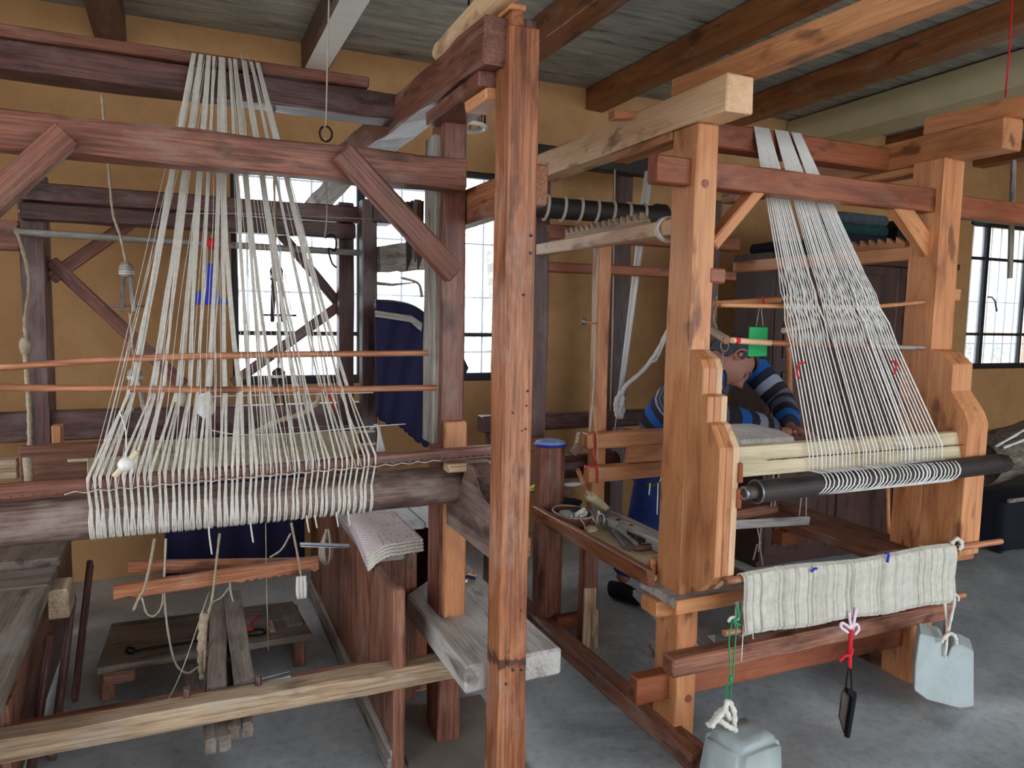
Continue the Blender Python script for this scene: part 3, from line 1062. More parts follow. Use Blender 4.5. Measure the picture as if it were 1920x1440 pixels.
tag(tube('thin_stick', None, [P(704, 531, Y=3.3), P(735, 534, Y=3.2), P(778, 530, Y=3.1)], [.008, .006, .002], 'grey', 6), 'thin pointed stick before the bright window', 'stick')

# navy felt hung over a rounded rail
NV = thing('navy_blanket', 'dark navy felt blanket hung over a rail below the window', 'blanket', (1.1, 3.75, .8))
Yn = 3.35
ra = [P(704, 570, Y=Yn), P(740, 572, Y=Yn), P(772, 580, Y=Yn), P(800, 600, Y=Yn), P(846, 645, Y=Yn)]
tube('rail', NV, curve(ra, 6), .022, 'redd', 8)
top = curve([p + V((0, -.02, .012)) for p in ra], 8)
bot = curve([P(706, 776, Y=Yn), P(722, 792, Y=Yn), P(752, 800, Y=Yn), P(790, 832, Y=Yn), P(850, 850, Y=Yn)], 8)
nv, nf = [], []
R_ = 12
for layer in (0, 1):
    o0 = len(nv)
    for i in range(len(top)):
        for j in range(R_ + 1):
            t = j / R_
            p = top[i].lerp(bot[i], t)
            nv.append(p + V((0, -.012 + .04 * layer + .008 * math.sin(i * .7 + j * .4), .01 * math.sin(i * 2.7) * t)))
    for i in range(len(top) - 1):
        for j in range(R_):
            q = (o0 + i * (R_ + 1) + j, o0 + (i + 1) * (R_ + 1) + j, o0 + (i + 1) * (R_ + 1) + j + 1, o0 + i * (R_ + 1) + j + 1)
            nf.append(q if layer == 0 else tuple(reversed(q)))
n1 = len(top) * (R_ + 1)
for i in range(len(top) - 1):
    a, b = i * (R_ + 1), (i + 1) * (R_ + 1)
    nf.append((a, a + n1, b + n1, b))
    nf.append((a + R_, b + R_, b + R_ + n1, a + R_ + n1))
for a in (0, (len(top) - 1) * (R_ + 1)):
    for j in range(R_):
        nf.append((a + j, a + j + 1, a + j + 1 + n1, a + j + n1))
mesh('felt', nv, nf, 'navy', NV, True)
prism('hem_strip', NV, [P(x, y, Y=Yn - .05) for x, y in ((704, 582), (772, 592), (792, 606), (790, 622), (770, 604), (704, 594))], (0, .012, 0), 'grey', .001)
prism('corner_flap', NV, [P(x, y, Y=Yn - .02) for x, y in ((852, 642), (860, 650), (879, 690), (864, 722), (852, 722))], (0, .03, 0), 'navy', .002)

# pendant lamp in a wire basket
lp = P(876, 238, Y=3.4)
LM = thing('pendant_lamp', 'white-rimmed basket pendant lamp hanging behind the thick front post', 'lamp', lp)
rr_ = .085
v_, f_ = sweep([lp + V((math.cos(a / 28 * 6.2832) * rr_, math.sin(a / 28 * 6.2832) * rr_, 0)) for a in range(28)], .011, 8, closed=True)
mesh('rim', v_, f_, 'white', LM, True)
for k in range(12):
    an = k / 12 * 6.2832
    d = V((math.cos(an), math.sin(an), 0))
    tube('rib', LM, [lp + d * rr_, lp + d * rr_ * 1.02 + V((0, 0, .09)), lp + d * .03 + V((0, 0, .16))], .003, 'iron', 5)
v_, f_ = sweep([lp + V((math.cos(a / 24 * 6.2832) * rr_ * 1.0, math.sin(a / 24 * 6.2832) * rr_ * 1.0, .06)) for a in range(24)], .004, 6, closed=True)
mesh('hoop', v_, f_, 'strw', LM, True)
roller('holder', LM, lp + V((0, 0, .12)), lp + V((0, 0, .19)), .02, 'iron', 12)
blob('bulb', LM, lp + V((0, 0, .085)), (.025, .025, .035), 'white', 2, 0)
tube('cable', LM, [lp + V((0, 0, .18)), V((lp.x, lp.y, 3.045))], .005, 'iron', 6)

# pale log lying on the left loom's top rail
tag(roller('pale_log', None, (.79, 2.42, 2.345), (.80, 1.2, 2.362), .042, 'pale', 16, prof=[(0, .022), (.015, .032), (.04, .036), (.5, .042), (1, .05)], jit=.002), 'pale smooth log lying along the top of the left loom over the thick post', 'log')
tag(prism('orange_chock', None, [(.80, 1.87, 2.302), (.80, 2.08, 2.302), (.80, 2.02, 2.32), (.80, 1.93, 2.335), (.80, 1.87, 2.318)], (.05, 0, 0), 'pine', .003), 'small orange wooden wedge under the pale log on the thick post', 'wedge')

# folded rug on the chest
RG = thing('folded_rug', 'folded woven rug with pale pink and white pattern and braided edge on the chest', 'rug', (.78, 2.8, .63))


def rug_mat():
    m, nt, b = newmat('pink_white_flatweave')
    L = nt.links.new
    v = mapping(nt, (1, 1, 1))
    wv = N(nt, 'ShaderNodeTexWave', wave_type='BANDS', bands_direction='DIAGONAL')
    wv.inputs['Scale'].default_value = 28
    wv.inputs['Distortion'].default_value = 2.5
    wv.inputs['Detail Scale'].default_value = 3
    L(v, wv.inputs['Vector'])
    r = ramp(nt, [(.35, srgb(220, 188, 194)), (.55, srgb(232, 226, 226))])
    L(wv.outputs[0], r.inputs[0])
    vo = N(nt, 'ShaderNodeTexVoronoi')
    vo.inputs['Scale'].default_value = 42
    vo.inputs['Randomness'].default_value = .35
    L(v, vo.inputs['Vector'])
    r2 = ramp(nt, [(.16, srgb(98, 110, 112)), (.21, (1, 1, 1, 1))])
    L(vo.outputs['Distance'], r2.inputs[0])
    n = noise_tex(nt, v, 12, 3)
    r3 = ramp(nt, [(.46, (1, 1, 1, 1)), (.5, (0, 0, 0, 1))])
    L(n.outputs[0], r3.inputs[0])
    mx = N(nt, 'ShaderNodeMix', data_type='RGBA', blend_type='MULTIPLY')
    L(r3.outputs[0], mx.inputs[0])
    L(r.outputs[0], mx.inputs[6])
    L(r2.outputs[0], mx.inputs[7])
    L(mx.outputs[2], b.inputs['Base Color'])
    b.inputs['Roughness'].default_value = .95
    return m


MAT['rug'] = rug_mat()
ql = [(.607, 3.03), (.80, 3.00), (.80, 2.60), (.60, 2.575)]
for lay in range(4):
    gv, gf = [], []
    nx, ny = 14, 16
    z0 = .630 + lay * .0115
    for s in (0, 1):
        for i in range(nx + 1):
            for j in range(ny + 1):
                u, v2 = i / nx, j / ny
                a = V(ql[0]).lerp(V(ql[1]), u)
                b = V(ql[3]).lerp(V(ql[2]), u)
                p = a.lerp(b, v2)
                ov = .004 * (3 - lay) * (1 if v2 > .9 else 0)
                drop = -.045 * max(0, 1 - u * 2.4) ** 2 * v2 ** 2
                wav = .012 * math.sin(u * 5 + .6) * (1 - v2) * (lay / 3) + .004 * math.sin(v2 * 9 + lay)
                gv.append(V((p.x - .012 * (1 - u) * v2, p.y - ov + .004 * math.sin(u * 40 + lay * 2) * (v2 > .95), z0 + (.0105 if s else 0) + drop + max(0, wav) * (1 if s or lay else .0))))
    n1 = (nx + 1) * (ny + 1)
    for i in range(nx):
        for j in range(ny):
            a, b, c, d = i * (ny + 1) + j, (i + 1) * (ny + 1) + j, (i + 1) * (ny + 1) + j + 1, i * (ny + 1) + j + 1
            gf += [(a, d, c, b), (a + n1, b + n1, c + n1, d + n1)]
    for i in range(nx):
        a, b = i * (ny + 1), (i + 1) * (ny + 1)
        gf += [(a, b, b + n1, a + n1), (a + ny, a + ny + n1, b + ny + n1, b + ny)]
    for j in range(ny):
        gf += [(j, j + n1, j + 1 + n1, j + 1)]
        o = nx * (ny + 1)
        gf += [(o + j, o + j + 1, o + j + 1 + n1, o + j + n1)]
    mesh('folded_layer', gv, gf, 'rug', RG, True)
    ed = [V((ql[3][0] + (ql[2][0] - ql[3][0]) * k / 26 - .012 * (1 - k / 26), ql[3][1] + (ql[2][1] - ql[3][1]) * k / 26 - .004 * (3 - lay) - .004, z0 + .006 - .045 * max(0, 1 - k / 26 * 2.4) ** 2)) for k in range(27)]
    v_, f_ = sweep([p + V((0, -.002, .0022 * math.sin(i * 2.6))) for i, p in enumerate(ed)], [.0062 + .0022 * math.sin(i * 3.1) for i in range(27)], 6)
    mesh('braided_edge', v_, f_, 'yarn', RG, True)
tag(beam('flat_ruler', None, P(562, 1022, Y=2.75), P(655, 1024, Y=2.75), .03, .008, 'steel'), 'dull grey metal bar sticking out left of the folded rug', 'bar')
cy = P(612, 1040, Y=3.05)
CY_ = thing('rope_coil', 'hank of grey looped rope hanging at the corner of the chest', 'rope', cy)
for k in range(6):
    v_, f_ = sweep([cy + V((math.cos(a / 14 * 6.28) * (.012 + .003 * k), -.02 + .006 * k, .04 + math.sin(a / 14 * 6.28) * (.075 - .004 * k) - .006 * k)) for a in range(14)], .0045, 6, closed=True)
    mesh('loop', v_, f_, 'string', CY_, True)

# tangle of yarn scraps behind the inner post
sc = P(872, 1058, Y=2.6)
SQ = thing('yarn_scraps', 'small tangle of coloured yarn scraps on the plank behind the inner post', 'yarn', sc)
for k in range(6):
    c_ = V((.93 + .012 * k, 2.62 + .02 * (k % 3), .478))
    rope('scrap', SQ, [c_, c_ + V((.02, .01, .016)), c_ + V((.045, -.01 + .01 * k, .006)), c_ + V((.06, .02, .002))], .006, ('yarnw', 'stick', 'yarn', 'navy', 'string', 'pine')[k], 4, 6)

# low footstool bench with its iron hook
BN = thing('low_bench', 'low worn grey wooden bench on the floor beneath the left loom', 'bench', (.1, 3.2, 0))
zb = .155
prism('seat_board', BN, [(-.318, 3.08, zb - .028), (.478, 3.10, zb - .028), (.452, 3.50, zb - .028), (-.30, 3.52, zb - .028)], (0, 0, .028), 'drab', .004)
for (x, y) in ((-.285, 3.14), (.43, 3.16), (-.27, 3.46), (.41, 3.45)):
    beam('leg', BN, (x, y, 0), (x, y, zb - .027), .05, .04, 'box', up=(0, 1, 0), seg=2)
box('apron', BN, -.30, -.19, 3.10, 3.125, .07, .127, 'box')
box('cleat', BN, .385, .455, 3.2, 3.42, zb, zb + .012, 'drab')
ih = [P(252, 1216, Z=zb + .008), P(241, 1214, Z=zb + .008), P(237, 1220, Z=zb + .008), P(246, 1225, Z=zb + .008), P(262, 1219, Z=zb + .008), P(330, 1208, Z=zb + .008), P(420, 1195, Z=zb + .008), P(490, 1190, Z=zb + .008), P(495, 1182, Z=zb + .008), P(480, 1180, Z=zb + .008), P(450, 1186, Z=zb + .008)]
tag(rope('iron_hook', None, ih, .0052, 'iron', 5, 6), 'long black iron rod with hooked ends lying on the low bench', 'hook')
rc = [P(425, 1188, Z=zb + .012), P(450, 1183, Z=zb + .012), P(474, 1180, Z=zb + .012), P(470, 1170, Z=zb + .012), P(478, 1163, Z=zb + .012), P(488, 1155, Z=zb + .012)]
tag(rope('red_string', None, rc, .0042, 'red_thread', 5, 6), 'dark red cord lying on the low bench by the iron hook', 'cord')
tag(beam('wood_chip', None, P(504, 1165, Z=zb + .006), P(512, 1184, Z=zb + .006), .022, .01, 'strw'), 'small pale wood slip on the low bench', 'chip')

# cords of the treadles
TC = thing('treadle_cords', 'pale tie cords hanging from the left loom down to its treadles', 'cord', (.2, 2.9, .5))
for pts, r in (
        ([P(290, 1010, Y=2.8), P(281, 1060, Y=2.8), P(270, 1105, Y=2.8), P(262, 1118, Y=2.8), P(250, 1145, Y=2.8)], .005),
        ([P(412, 1000, Y=2.83), P(405, 1060, Y=2.82), P(398, 1120, Y=2.8), P(386, 1180, Y=2.7), P(384, 1260, Y=2.6)], .0045),
        ([P(311, 1010, Y=2.9), P(308, 1110, Y=2.9), P(316, 1190, Y=2.85), P(330, 1245, Y=2.8), P(352, 1262, Y=2.75), P(372, 1250, Y=2.7)], .004),
        ([P(266, 1120, Y=2.85), P(275, 1150, Y=2.85), P(290, 1154, Y=2.85), P(303, 1135, Y=2.87), P(306, 1100, Y=2.9)], .003),
        ([P(430, 1100, Y=2.9), P(415, 1120, Y=2.88), P(398, 1130, Y=2.85), P(388, 1150, Y=2.8)], .003),
        ([P(430, 1070, Y=2.95), P(432, 1105, Y=2.95), P(438, 1130, Y=2.95), P(447, 1145, Y=2.95)], .004),
        ([P(546, 980, Y=2.8), P(556, 1030, Y=2.8), P(563, 1070, Y=2.8), P(565, 1100, Y=2.8)], .0045),
        ([P(545, 1000, Y=3.0), P(528, 1030, Y=3.0), P(506, 1045, Y=3.0)], .004),
        ([P(498, 980, Y=2.9), P(500, 1100, Y=2.9), P(503, 1220, Y=2.9)], .0016),
        ([P(392, 1110, Y=2.7), P(340, 1260, Y=2.5), P(300, 1340, Y=2.38)], .0016)):
    rope('cord', TC, pts, r, 'rope' if r > .004 else 'string', 5, 6, .15)
tk = P(565, 1095, Y=2.79)
for k in range(3):
    rope('tassel_strand', TC, [tk + V((-.012 + .012 * k, 0, .03)), tk + V((-.014 + .014 * k, -.004, -.02)), tk + V((-.01 + .012 * k, 0, -.055))], .007, 'yarnw', 3, 6)
kt = P(385, 1235, Y=2.66)
rope('knotted_hank', TC, [kt + V((0, 0, .16)), kt + V((-.008, 0, .10)), kt + V((-.012, 0, .04)), kt + V((-.010, 0, -.03)), kt + V((-.006, 0, -.07))], .014, 'rope', 5, 7, .25)

# white tassel by the comb bar, red thread on the warp
ts = P(710, 820, Y=2.6)
TS = thing('yarn_tassel', 'small white yarn tassel looped on the loom right of the left warp', 'tassel', ts)
for k in range(4):
    rope('strand', TS, [ts + V((-.03, 0, .03)), ts + V((-.01, -.01, .045)), ts + V((0, -.008, .02)), ts + V((-.004 + .008 * k, 0, -.05))], .006, 'yarnw', 4, 6)
for i, (q, lb) in enumerate(((((608, 738), (616, 744), (622, 742), (630, 770)), 'red thread tied into the left warp near the lower lease rod'),)):
    tag(rope('red_thread', None, [P(x, y, Y=2.36) for x, y in q], .0042, 'red_thread', 4, 6), lb, 'thread')
tag(rope('twisted_rag', None, [P(470, 815, Y=2.7), P(520, 790, Y=2.7), P(560, 778, Y=2.7), P(590, 760, Y=2.7), P(600, 735, Y=2.7)], .009, 'rope', 5, 7, .3), 'twisted beige rag cord stretched behind the left warp', 'cord')
kk = P(338, 744, Y=2.55)
tag(blob('yarn_knot', None, kk, (.018, .012, .03), 'yarn', 2, .6, 5), 'frayed yarn knot on the lower left lease rod', 'knot')
kk = P(386, 760, Y=2.6)
tag(blob('yarn_ball', None, kk, (.028, .02, .048), 'yarnw', 2, .4, 8), 'small white wad of yarn behind the middle of the left warp', 'yarn')

nb0, nb1 = P(310, 1000, Y=3.72), P(572, 1052, Y=3.72)
NC = thing('navy_cloth', 'dark navy cloth hanging low behind the toothed bars of the left loom', 'cloth', (nb0.x, 3.72, nb1.z))
cv, cf = [], []
nx = 48
for i in range(nx + 1):
    x = nb0.x + (nb1.x - nb0.x) * i / nx
    for j, z_ in enumerate((.92, .8, .68, .58, nb1.z)):
        cv.append(V((x, 3.72 + .012 * math.sin(i * .55) * (j / 4) + .006 * noise.noise(V((i * .4, j, 0))), z_ + (.006 * noise.noise(V((i * .9, 7, 0))) if j == 4 else 0))))
for i in range(nx):
    for j in range(4):
        a = i * 5 + j
        cf.append((a, a + 1, a + 6, a + 5))
ob = mesh('cloth_web', cv, cf, 'navy', NC, True)
sm = ob.modifiers.new('thickness', 'SOLIDIFY')
sm.thickness = .006
roller('hanging_rod', NC, (nb0.x - .05, 3.72, .925), (.79, 3.72, .925), .014, 'redd', 10)


# ================================================================ right loom
RL = thing('weaving_loom', 'newer orange pine floor loom on the right with white warp', 'loom', (2.2, 2.6, 0))
LX0, LX1, RX0, RX1 = 1.565, 1.65, 2.752, 2.87
box('post', RL, LX0, LX1, 2.06, 2.20, 0, 2.145, 'pine', seg=10, jit=.002)
box('post', RL, RX0, RX1, 2.06, 2.20, 0, 2.155, 'pine', seg=10, jit=.002)
for (a, b, z) in ((1.555, 1.662, 2.262), (2.765, 2.875, 2.262)):
    box('top_rail', RL, a, b, 1.915 if a < 2 else 1.845, 3.42, 2.148, z, 'pale' if a < 2 else 'pine', seg=8)
    box('rail_packer', RL, a + .01, b - .01, 2.21, 2.62, 2.115, 2.147, 'pine')
box('front_beam', RL, 1.43, 2.775, 2.09, 2.15, 1.945, 2.035, 'mahog', seg=8)
box('front_beam', RL, 2.85, 4.2, 2.14, 2.2, 1.945, 2.035, 'mahog', seg=6)
box('warp_beam', RL, 1.60, 2.83, 2.33, 2.42, 2.148, 2.24, 'mahog', seg=6)
beam('brace', RL, P(1422, 352, Y=2.13), P(1330, 462, Y=2.13), .04, .065, 'pine', up=(1, 0, .6))
beam('brace', RL, P(1672, 372, Y=2.13), P(1775, 520, Y=2.13), .045, .075, 'pine', up=(1, 0, .6))
# lower side rails with the shelf for the saw-toothed rack
box('side_rail', RL, 1.575, 1.64, 2.17, 3.5, 1.795, 1.85, 'pale', seg=6)
box('side_rail', RL, 2.77, 2.84, 2.17, 3.3, 1.76, 1.82, 'pine', seg=6)


def saw(name, parent, X, y0, y1, z, h, n, mat, w_=.02, rev=False):
    pts = [V((X, y0, z)), V((X, y1, z))]
    step = (y1 - y0) / n
    ys = [y1 - i * step for i in range(n + 1)]
    for i in range(n):
        pts.append(V((X, ys[i], z + h)))
        pts.append(V((X, ys[i + 1] + step * .0 + .001, z + h * .35)))
    return prism(name, parent, pts, (w_, 0, 0), mat, 0)


saw('toothed_rack', RL, 1.60, 2.40, 3.05, 1.852, .05, 14, 'strw')
saw('toothed_rack', RL, 2.795, 2.25, 2.62, 1.822, .045, 8, 'pine')
# dark warp roller at the back, bound with rope rings
dr = roller('rear_roller', RL, (1.42, 3.05, 1.985), (2.14, 3.05, 1.99), .047, 'dark', 20, prof=[(0, .045), (.02, .047), (.9, .047), (.92, .058), (.99, .058), (1, .05)])
for i in range(7):
    c_ = V((1.50 + .085 * i, 3.05, 1.986))
    v_, f_ = sweep([c_ + V((.012 * math.sin(a / 18 * 6.283 + 1), math.cos(a / 18 * 6.283) * .053, math.sin(a / 18 * 6.283) * .053)) for a in range(18)], .0075, 6, closed=True)
    mesh('rope_ring', v_, f_, 'string', RL, True)
# the long timbers laid on top of the rails
tag(beam('roof_timber', None, (1.64, 2.28, 2.305), (1.80, -.2, 2.305), .078, .078, 'pine', seg=12, jit=.004), 'rough reddish timber lying along the left top rail of the right loom', 'timber')
tag(beam('roof_timber', None, (2.83, 2.20, 2.3), (2.93, -.2, 2.3), .08, .07, 'pine', seg=12, jit=.004), 'rough reddish timber lying along the right top rail of the right loom', 'timber')
tag(prism('carved_peg', None, [P(x, y + 4, Y=2.42) for x, y in ((1153, 200), (1168, 199), (1180, 205), (1215, 204), (1215, 216), (1176, 218), (1153, 218))], (0, .05, 0), 'pine', .004), 'small carved orange handle resting behind the left top rail of the right loom', 'handle')
for (x, y, z) in ((1.655, 2.055, 1.65), (2.872, 2.07, 1.62)):
    box('peg', RL, x - .02, x + .045, y, y + .05, z - .026, z + .026, 'mahog' if x < 2 else 'pine')
# stepped brackets that carry the cloth roller
for (x0, x1, dx) in ((1.566, 1.648, 0), (2.752, 2.868, 1)):
    prof = [(2.06, 1.40), (2.0, 1.37), (1.985, 1.34), (1.985, 1.255), (1.955, 1.25), (1.955, 1.165), (1.935, 1.16), (1.885, 1.09), (1.885, .665), (1.955, .595), (2.06, .595)]
    if dx:
        prof = [(2.06, 1.40), (2.02, 1.39), (1.965, 1.345), (1.965, 1.24), (1.905, 1.165), (1.885, 1.12), (1.885, .60), (2.06, .60)]
    ws = (x1 - x0) / 3
    for k in range(3):
        pr = [(y + .0 * k, z) for y, z in prof]
        prism('bracket_layer', RL, [V((x0 + k * ws, y, z)) for y, z in pr], (ws - .001, 0, 0), ('pine', 'pine', 'pale')[k] if not dx else 'pine', .0025)
for z0 in (.925, 1.01):
    box('keeper_pad', RL, 1.64, 1.655, 1.872, 1.90, z0 - .035, z0 + .03, 'mahog')
# cream plank with nail row and the iron-dark roller in front
prism('comb_board', RL, [(1.652, 1.905, .985), (2.885, 1.905, .985), (2.885, 1.93, 1.082), (1.652, 1.93, 1.082)], (0, .022, .004), 'cream', .002)
nl = []
for i in range(58):
    x = 1.80 + i * .0187
    nl.append(sweep([(x, 1.915, 1.035), (x + .002, 1.903, 1.037), (x + .004, 1.899, 1.04)], .0016, 4))
v_, f_ = join(nl)
mesh('board_nails', v_, f_, 'rust', RL)['kind'] = 'stuff'
rope('board_cord', RL, [V((1.78 + i * .036, 1.902, 1.036 + .002 * (i % 2))) for i in range(30)], .0014, 'rust', 2, 4)
roller('cloth_roller', RL, (1.70, 1.862, .945), (2.93, 1.862, .962), .0375, 'dark', 28)
roller('roller_journal', RL, (1.655, 1.862, .944), (1.705, 1.862, .945), .022, 'rust', 18)
v_, f_ = sweep([V((1.653, 1.862 + math.cos(a / 20 * 6.283) * .018, .944 + math.sin(a / 20 * 6.283) * .018)) for a in range(20)], .006, 6, closed=True)
mesh('pipe_rim', v_, f_, 'steel', RL, True)
v_, f_ = sweep([V((1.70, 1.862 + math.cos(a / 24 * 6.283) * .037, .945 + math.sin(a / 24 * 6.283) * .037)) for a in range(24)], .0035, 6, closed=True)
mesh('roller_collar', v_, f_, 'steel', RL, True)
blob('roller_knob', RL, (2.945, 1.865, .96), (.035, .032, .034), 'dark', 2, .2)
rr0 = V((1.607, 2.26, 1.82))
v_, f_ = join([sweep([rr0 + V((math.cos(a / 16 * 6.283) * .05, .008 * k + .004 * math.sin(a), math.sin(a / 16 * 6.283) * .042)) for a in range(16)], .0055, 6, closed=True) for k in range(3)])
mesh('rail_lashing', v_, f_, 'yarn', RL, True)
for (kx, kz) in ((1.60, 1.95), (1.62, .16)):
    roller('knot', RL, (kx, 2.0605, kz), (kx, 2.0575, kz), .014, 'mahog', 12)
# lower rails and floor sill
box('lower_rail', RL, 1.50, 2.90, 1.995, 2.058, .285, .352, 'box', seg=8)
box('lower_rail', RL, 1.43, 2.86, 2.10, 2.155, .147, .245, 'mahog', seg=8)
box('floor_sill', RL, 1.515, 1.60, 1.90, 3.42, 0, .065, 'box', seg=8, jit=.003)
box('floor_sill', RL, 2.76, 2.86, 2.1, 3.4, 0, .10, 'box', seg=6, jit=.004)
box('cross_sill', RL, 1.60, 1.80, 3.02, 3.07, .02, .085, 'mahog')
# rear posts
prismo = [(1.535 + .132 * c, 3.09 + .12 * d) for c, d in ((.25, 0), (.75, 0), (1, .25), (1, .75), (.75, 1), (.25, 1), (0, .75), (0, .25))]
prism('octagonal_post', RL, [V((x, y, 0)) for x, y in prismo], (0, 0, .888), 'red', .004)
box('post', RL, 2.625, 2.685, 3.3, 3.38, 0, 2.14, 'redd', seg=6)
box('post', RL, 1.57, 1.65, 3.3, 3.41, .9, 2.148, 'redd', seg=6)
box('rear_beam', RL, 1.60, 2.82, 3.3, 3.38, 1.88, 1.95, 'mahog')
box('rear_beam', RL, 1.60, 2.82, 3.32, 3.37, 1.72, 1.77, 'mahog')
# the tray bench on the left and the plain board on the right
box('tray_board', RL, 1.53, 1.80, 2.20, 3.09, .548, .566, 'cream', seg=6)
box('tray_lip', RL, 1.498, 1.53, 2.16, 3.12, .545, .61, 'post', seg=6)
box('tray_lip', RL, 1.80, 1.825, 2.24, 3.09, .548, .61, 'dusty', seg=6)
box('tray_end', RL, 1.55, 1.66, 2.215, 2.24, .567, .625, 'pine')
prism('bench_plate', RL, [(1.52, 2.02, .515), (1.86, 2.02, .515), (1.86, 2.055, .515), (1.80, 2.24, .515), (1.52, 2.24, .515)], (0, 0, .032), 'dusty', .003)
prism('bench_plate_face', RL, [(1.515, 2.008, .50), (1.865, 2.008, .50), (1.865, 2.008, .55), (1.515, 2.008, .55)], (0, .012, 0), 'pine', .002)
box('bench_bearer', RL, 1.50, 1.60, 2.10, 2.2, .455, .513, 'pine')
prism('tray_leg', RL, [(1.63, 2.84, 0), (1.705, 2.84, 0), (1.70, 2.84, .545), (1.635, 2.84, .545)], (0, .06, 0), 'red', .004)
prism('leg_splice', RL, [(1.625, 2.832, 0), (1.708, 2.832, 0), (1.704, 2.832, .18), (1.69, 2.832, .19), (1.69, 2.832, .285), (1.63, 2.832, .29)], (0, .009, 0), 'strw', .001)
box('side_bench', RL, 2.55, 2.84, 2.10, 3.6, .535, .575, 'box', seg=6)
prism('bench_plate', RL, [(2.72, 1.99, .53), (3.0, 1.99, .53), (3.02, 2.12, .53), (2.72, 2.2, .53)], (0, 0, .04), 'pine', .003)
box('bench_bearer', RL, 2.50, 2.66, 2.55, 2.62, .47, .534, 'mahog')
tube('plate_peg', RL, [(2.965, 2.06, 0), (2.96, 2.06, .53)], .012, 'pine', 8)
# lamms and small treadles of this loom
beam('lamm', RL, P(1370, 968, Y=2.6), P(1457, 952, Y=2.6), .02, .045, 'box')
beam('lamm', RL, P(1370, 984, Y=2.5), P(1516, 976, Y=2.5), .02, .04, 'dusty')
beam('treadle', RL, (1.92, 2.35, .10), (2.02, 3.0, .16), .05, .035, 'dusty')
beam('treadle', RL, (2.02, 2.35, .10), (2.10, 3.0, .16), .05, .035, 'dusty')
box('treadle_block', RL, 1.88, 2.2, 2.62, 2.72, 0, .075, 'dusty')
box('inner_post', RL, 2.03, 2.13, 2.75, 2.83, 0, .95, 'red', seg=3)
for q in ((1452, 868, 1446, 950), (1463, 868, 1452, 950), (1506, 905, 1498, 970), (1512, 905, 1511, 985), (1428, 975, 1422, 1035), (1420, 990, 1426, 1020), (1420, 1020, 1412, 1050), (1424, 1020, 1430, 1060)):
    rope('tie_cord', RL, [P(q[0], q[1], Y=2.55), P(q[2], q[3], Y=2.55)], .0035, 'string', 3, 5)

# beater hung from the side rail
BE = thing('loom_beater', 'orange wooden beater frame hanging in the right loom beside the weaver', 'beater', (2.0, 3.1, .8))
ux0, ux1 = P(1117, 700, Y=3.1).x, P(1141, 700, Y=3.1).x
box('sword', BE, ux0, ux1, 3.1, 3.16, P(1125, 960, Y=3.1).z, 1.93, 'pine', seg=6)
z = [P(1180, yy, Y=3.06).z for yy in (808, 836, 870, 898)]
box('cap_bar', BE, P(1098, 820, Y=3.06).x, 2.35, 3.04, 3.10, z[1], z[0], 'pine', seg=4)
box('race_bar', BE, P(1101, 880, Y=3.06).x, 2.35, 3.04, 3.10, z[3], z[2], 'pine', seg=4)
box('reed_end', BE, P(1178, 850, Y=3.06).x, 2.35, 3.06, 3.09, z[2], z[1], 'pine')
rope('red_tie', BE, [P(1116, 812, Y=3.03), P(1117, 845, Y=3.03), P(1113, 862, Y=3.03), P(1120, 880, Y=3.03), P(1121, 905, Y=3.03)], .004, 'red_thread', 5, 6)
rope('red_loop', BE, [P(1094, 884, Y=3.03), P(1103, 873, Y=3.025), P(1114, 872, Y=3.025), P(1118, 865, Y=3.03)], .004, 'red_thread', 4, 6)
rope('hanging_cord', BE, [P(1122, 460, Y=3.08), P(1116, 560, Y=3.08), P(1114, 690, Y=3.08), P(1110, 760, Y=3.06), P(1105, 810, Y=3.03)], .005, 'string', 6, 6, .3)
rope('tie_cord', BE, [P(1112, 760, Y=3.06), P(1119, 820, Y=3.03), P(1120, 868, Y=3.03)], .0035, 'string', 4, 5)
hm = P(1096, 603, Y=3.06)
PG = thing('small_mallet', 'small peg mallet with a brass head stuck in the beater post', 'mallet', hm)
tube('handle', PG, [hm, P(1119, 607, Y=3.08)], .0045, 'pine', 8)
tube('head', PG, [hm + V((-.004, 0, .014)), hm + V((-.003, 0, -.014))], .008, 'steel', 8)

# timbers standing and lying behind the beater
tag(box('timber_post', None, P(1150, 600, Y=4.2).x, P(1176, 600, Y=4.2).x, 4.18, 4.26, 0, P(1160, 322, Y=4.2).z, 'redd', seg=6), 'dark red upright timber against the far wall between beater and white pole', 'timber')
tag(rope('thin_string', None, [P(1153, 318, Y=4.05), P(1149, 600, Y=4.05), P(1144, 780, Y=4.05)], .006, 'string', 4, 6), 'straight pinkish cord hanging before the dark upright timber', 'cord')
bz = [P(1000, yy, Y=3.75).z for yy in (776, 806)]
TB = thing('timber_trestle', 'dark red level timber on legs behind the thick front post below the window', 'timber', (2.0, 3.76, 0))
box('rail', TB, P(901, 790, Y=3.75).x, 2.75, 3.72, 3.80, bz[1], bz[0], 'redd', seg=6)
for x in (1.52, 2.62):
    box('leg', TB, x, x + .07, 3.73, 3.79, 0, bz[1], 'redd')
tag(roller('log_roller', None, (1.675, 3.24, P(1100, 872, Y=3.24).z), (2.02, 3.24, P(1100, 872, Y=3.24).z), .062, 'redd', 16, jit=.002), 'thick dark red roller lying behind the octagonal post', 'roller')
tag(prism('bench_slab', None, [P(896, 885, Y=3.9), P(1004, 884, Y=3.9), P(1004, 884, Y=3.9) + V((0, -.45, 0)), P(896, 885, Y=3.9) + V((.0, -.3, 0))], (0, 0, -.04), 'box', .004), 'brown slab bench end behind the thick front post', 'bench')
tag(box('upper_timber', None, P(1000, 285, Y=4.1).x, 3.1, 4.06, 4.16, P(1100, 318, Y=4.1).z, P(1100, 284, Y=4.1).z, 'dark', seg=6), 'dark level timber high on the far wall behind the pale top rail', 'timber')
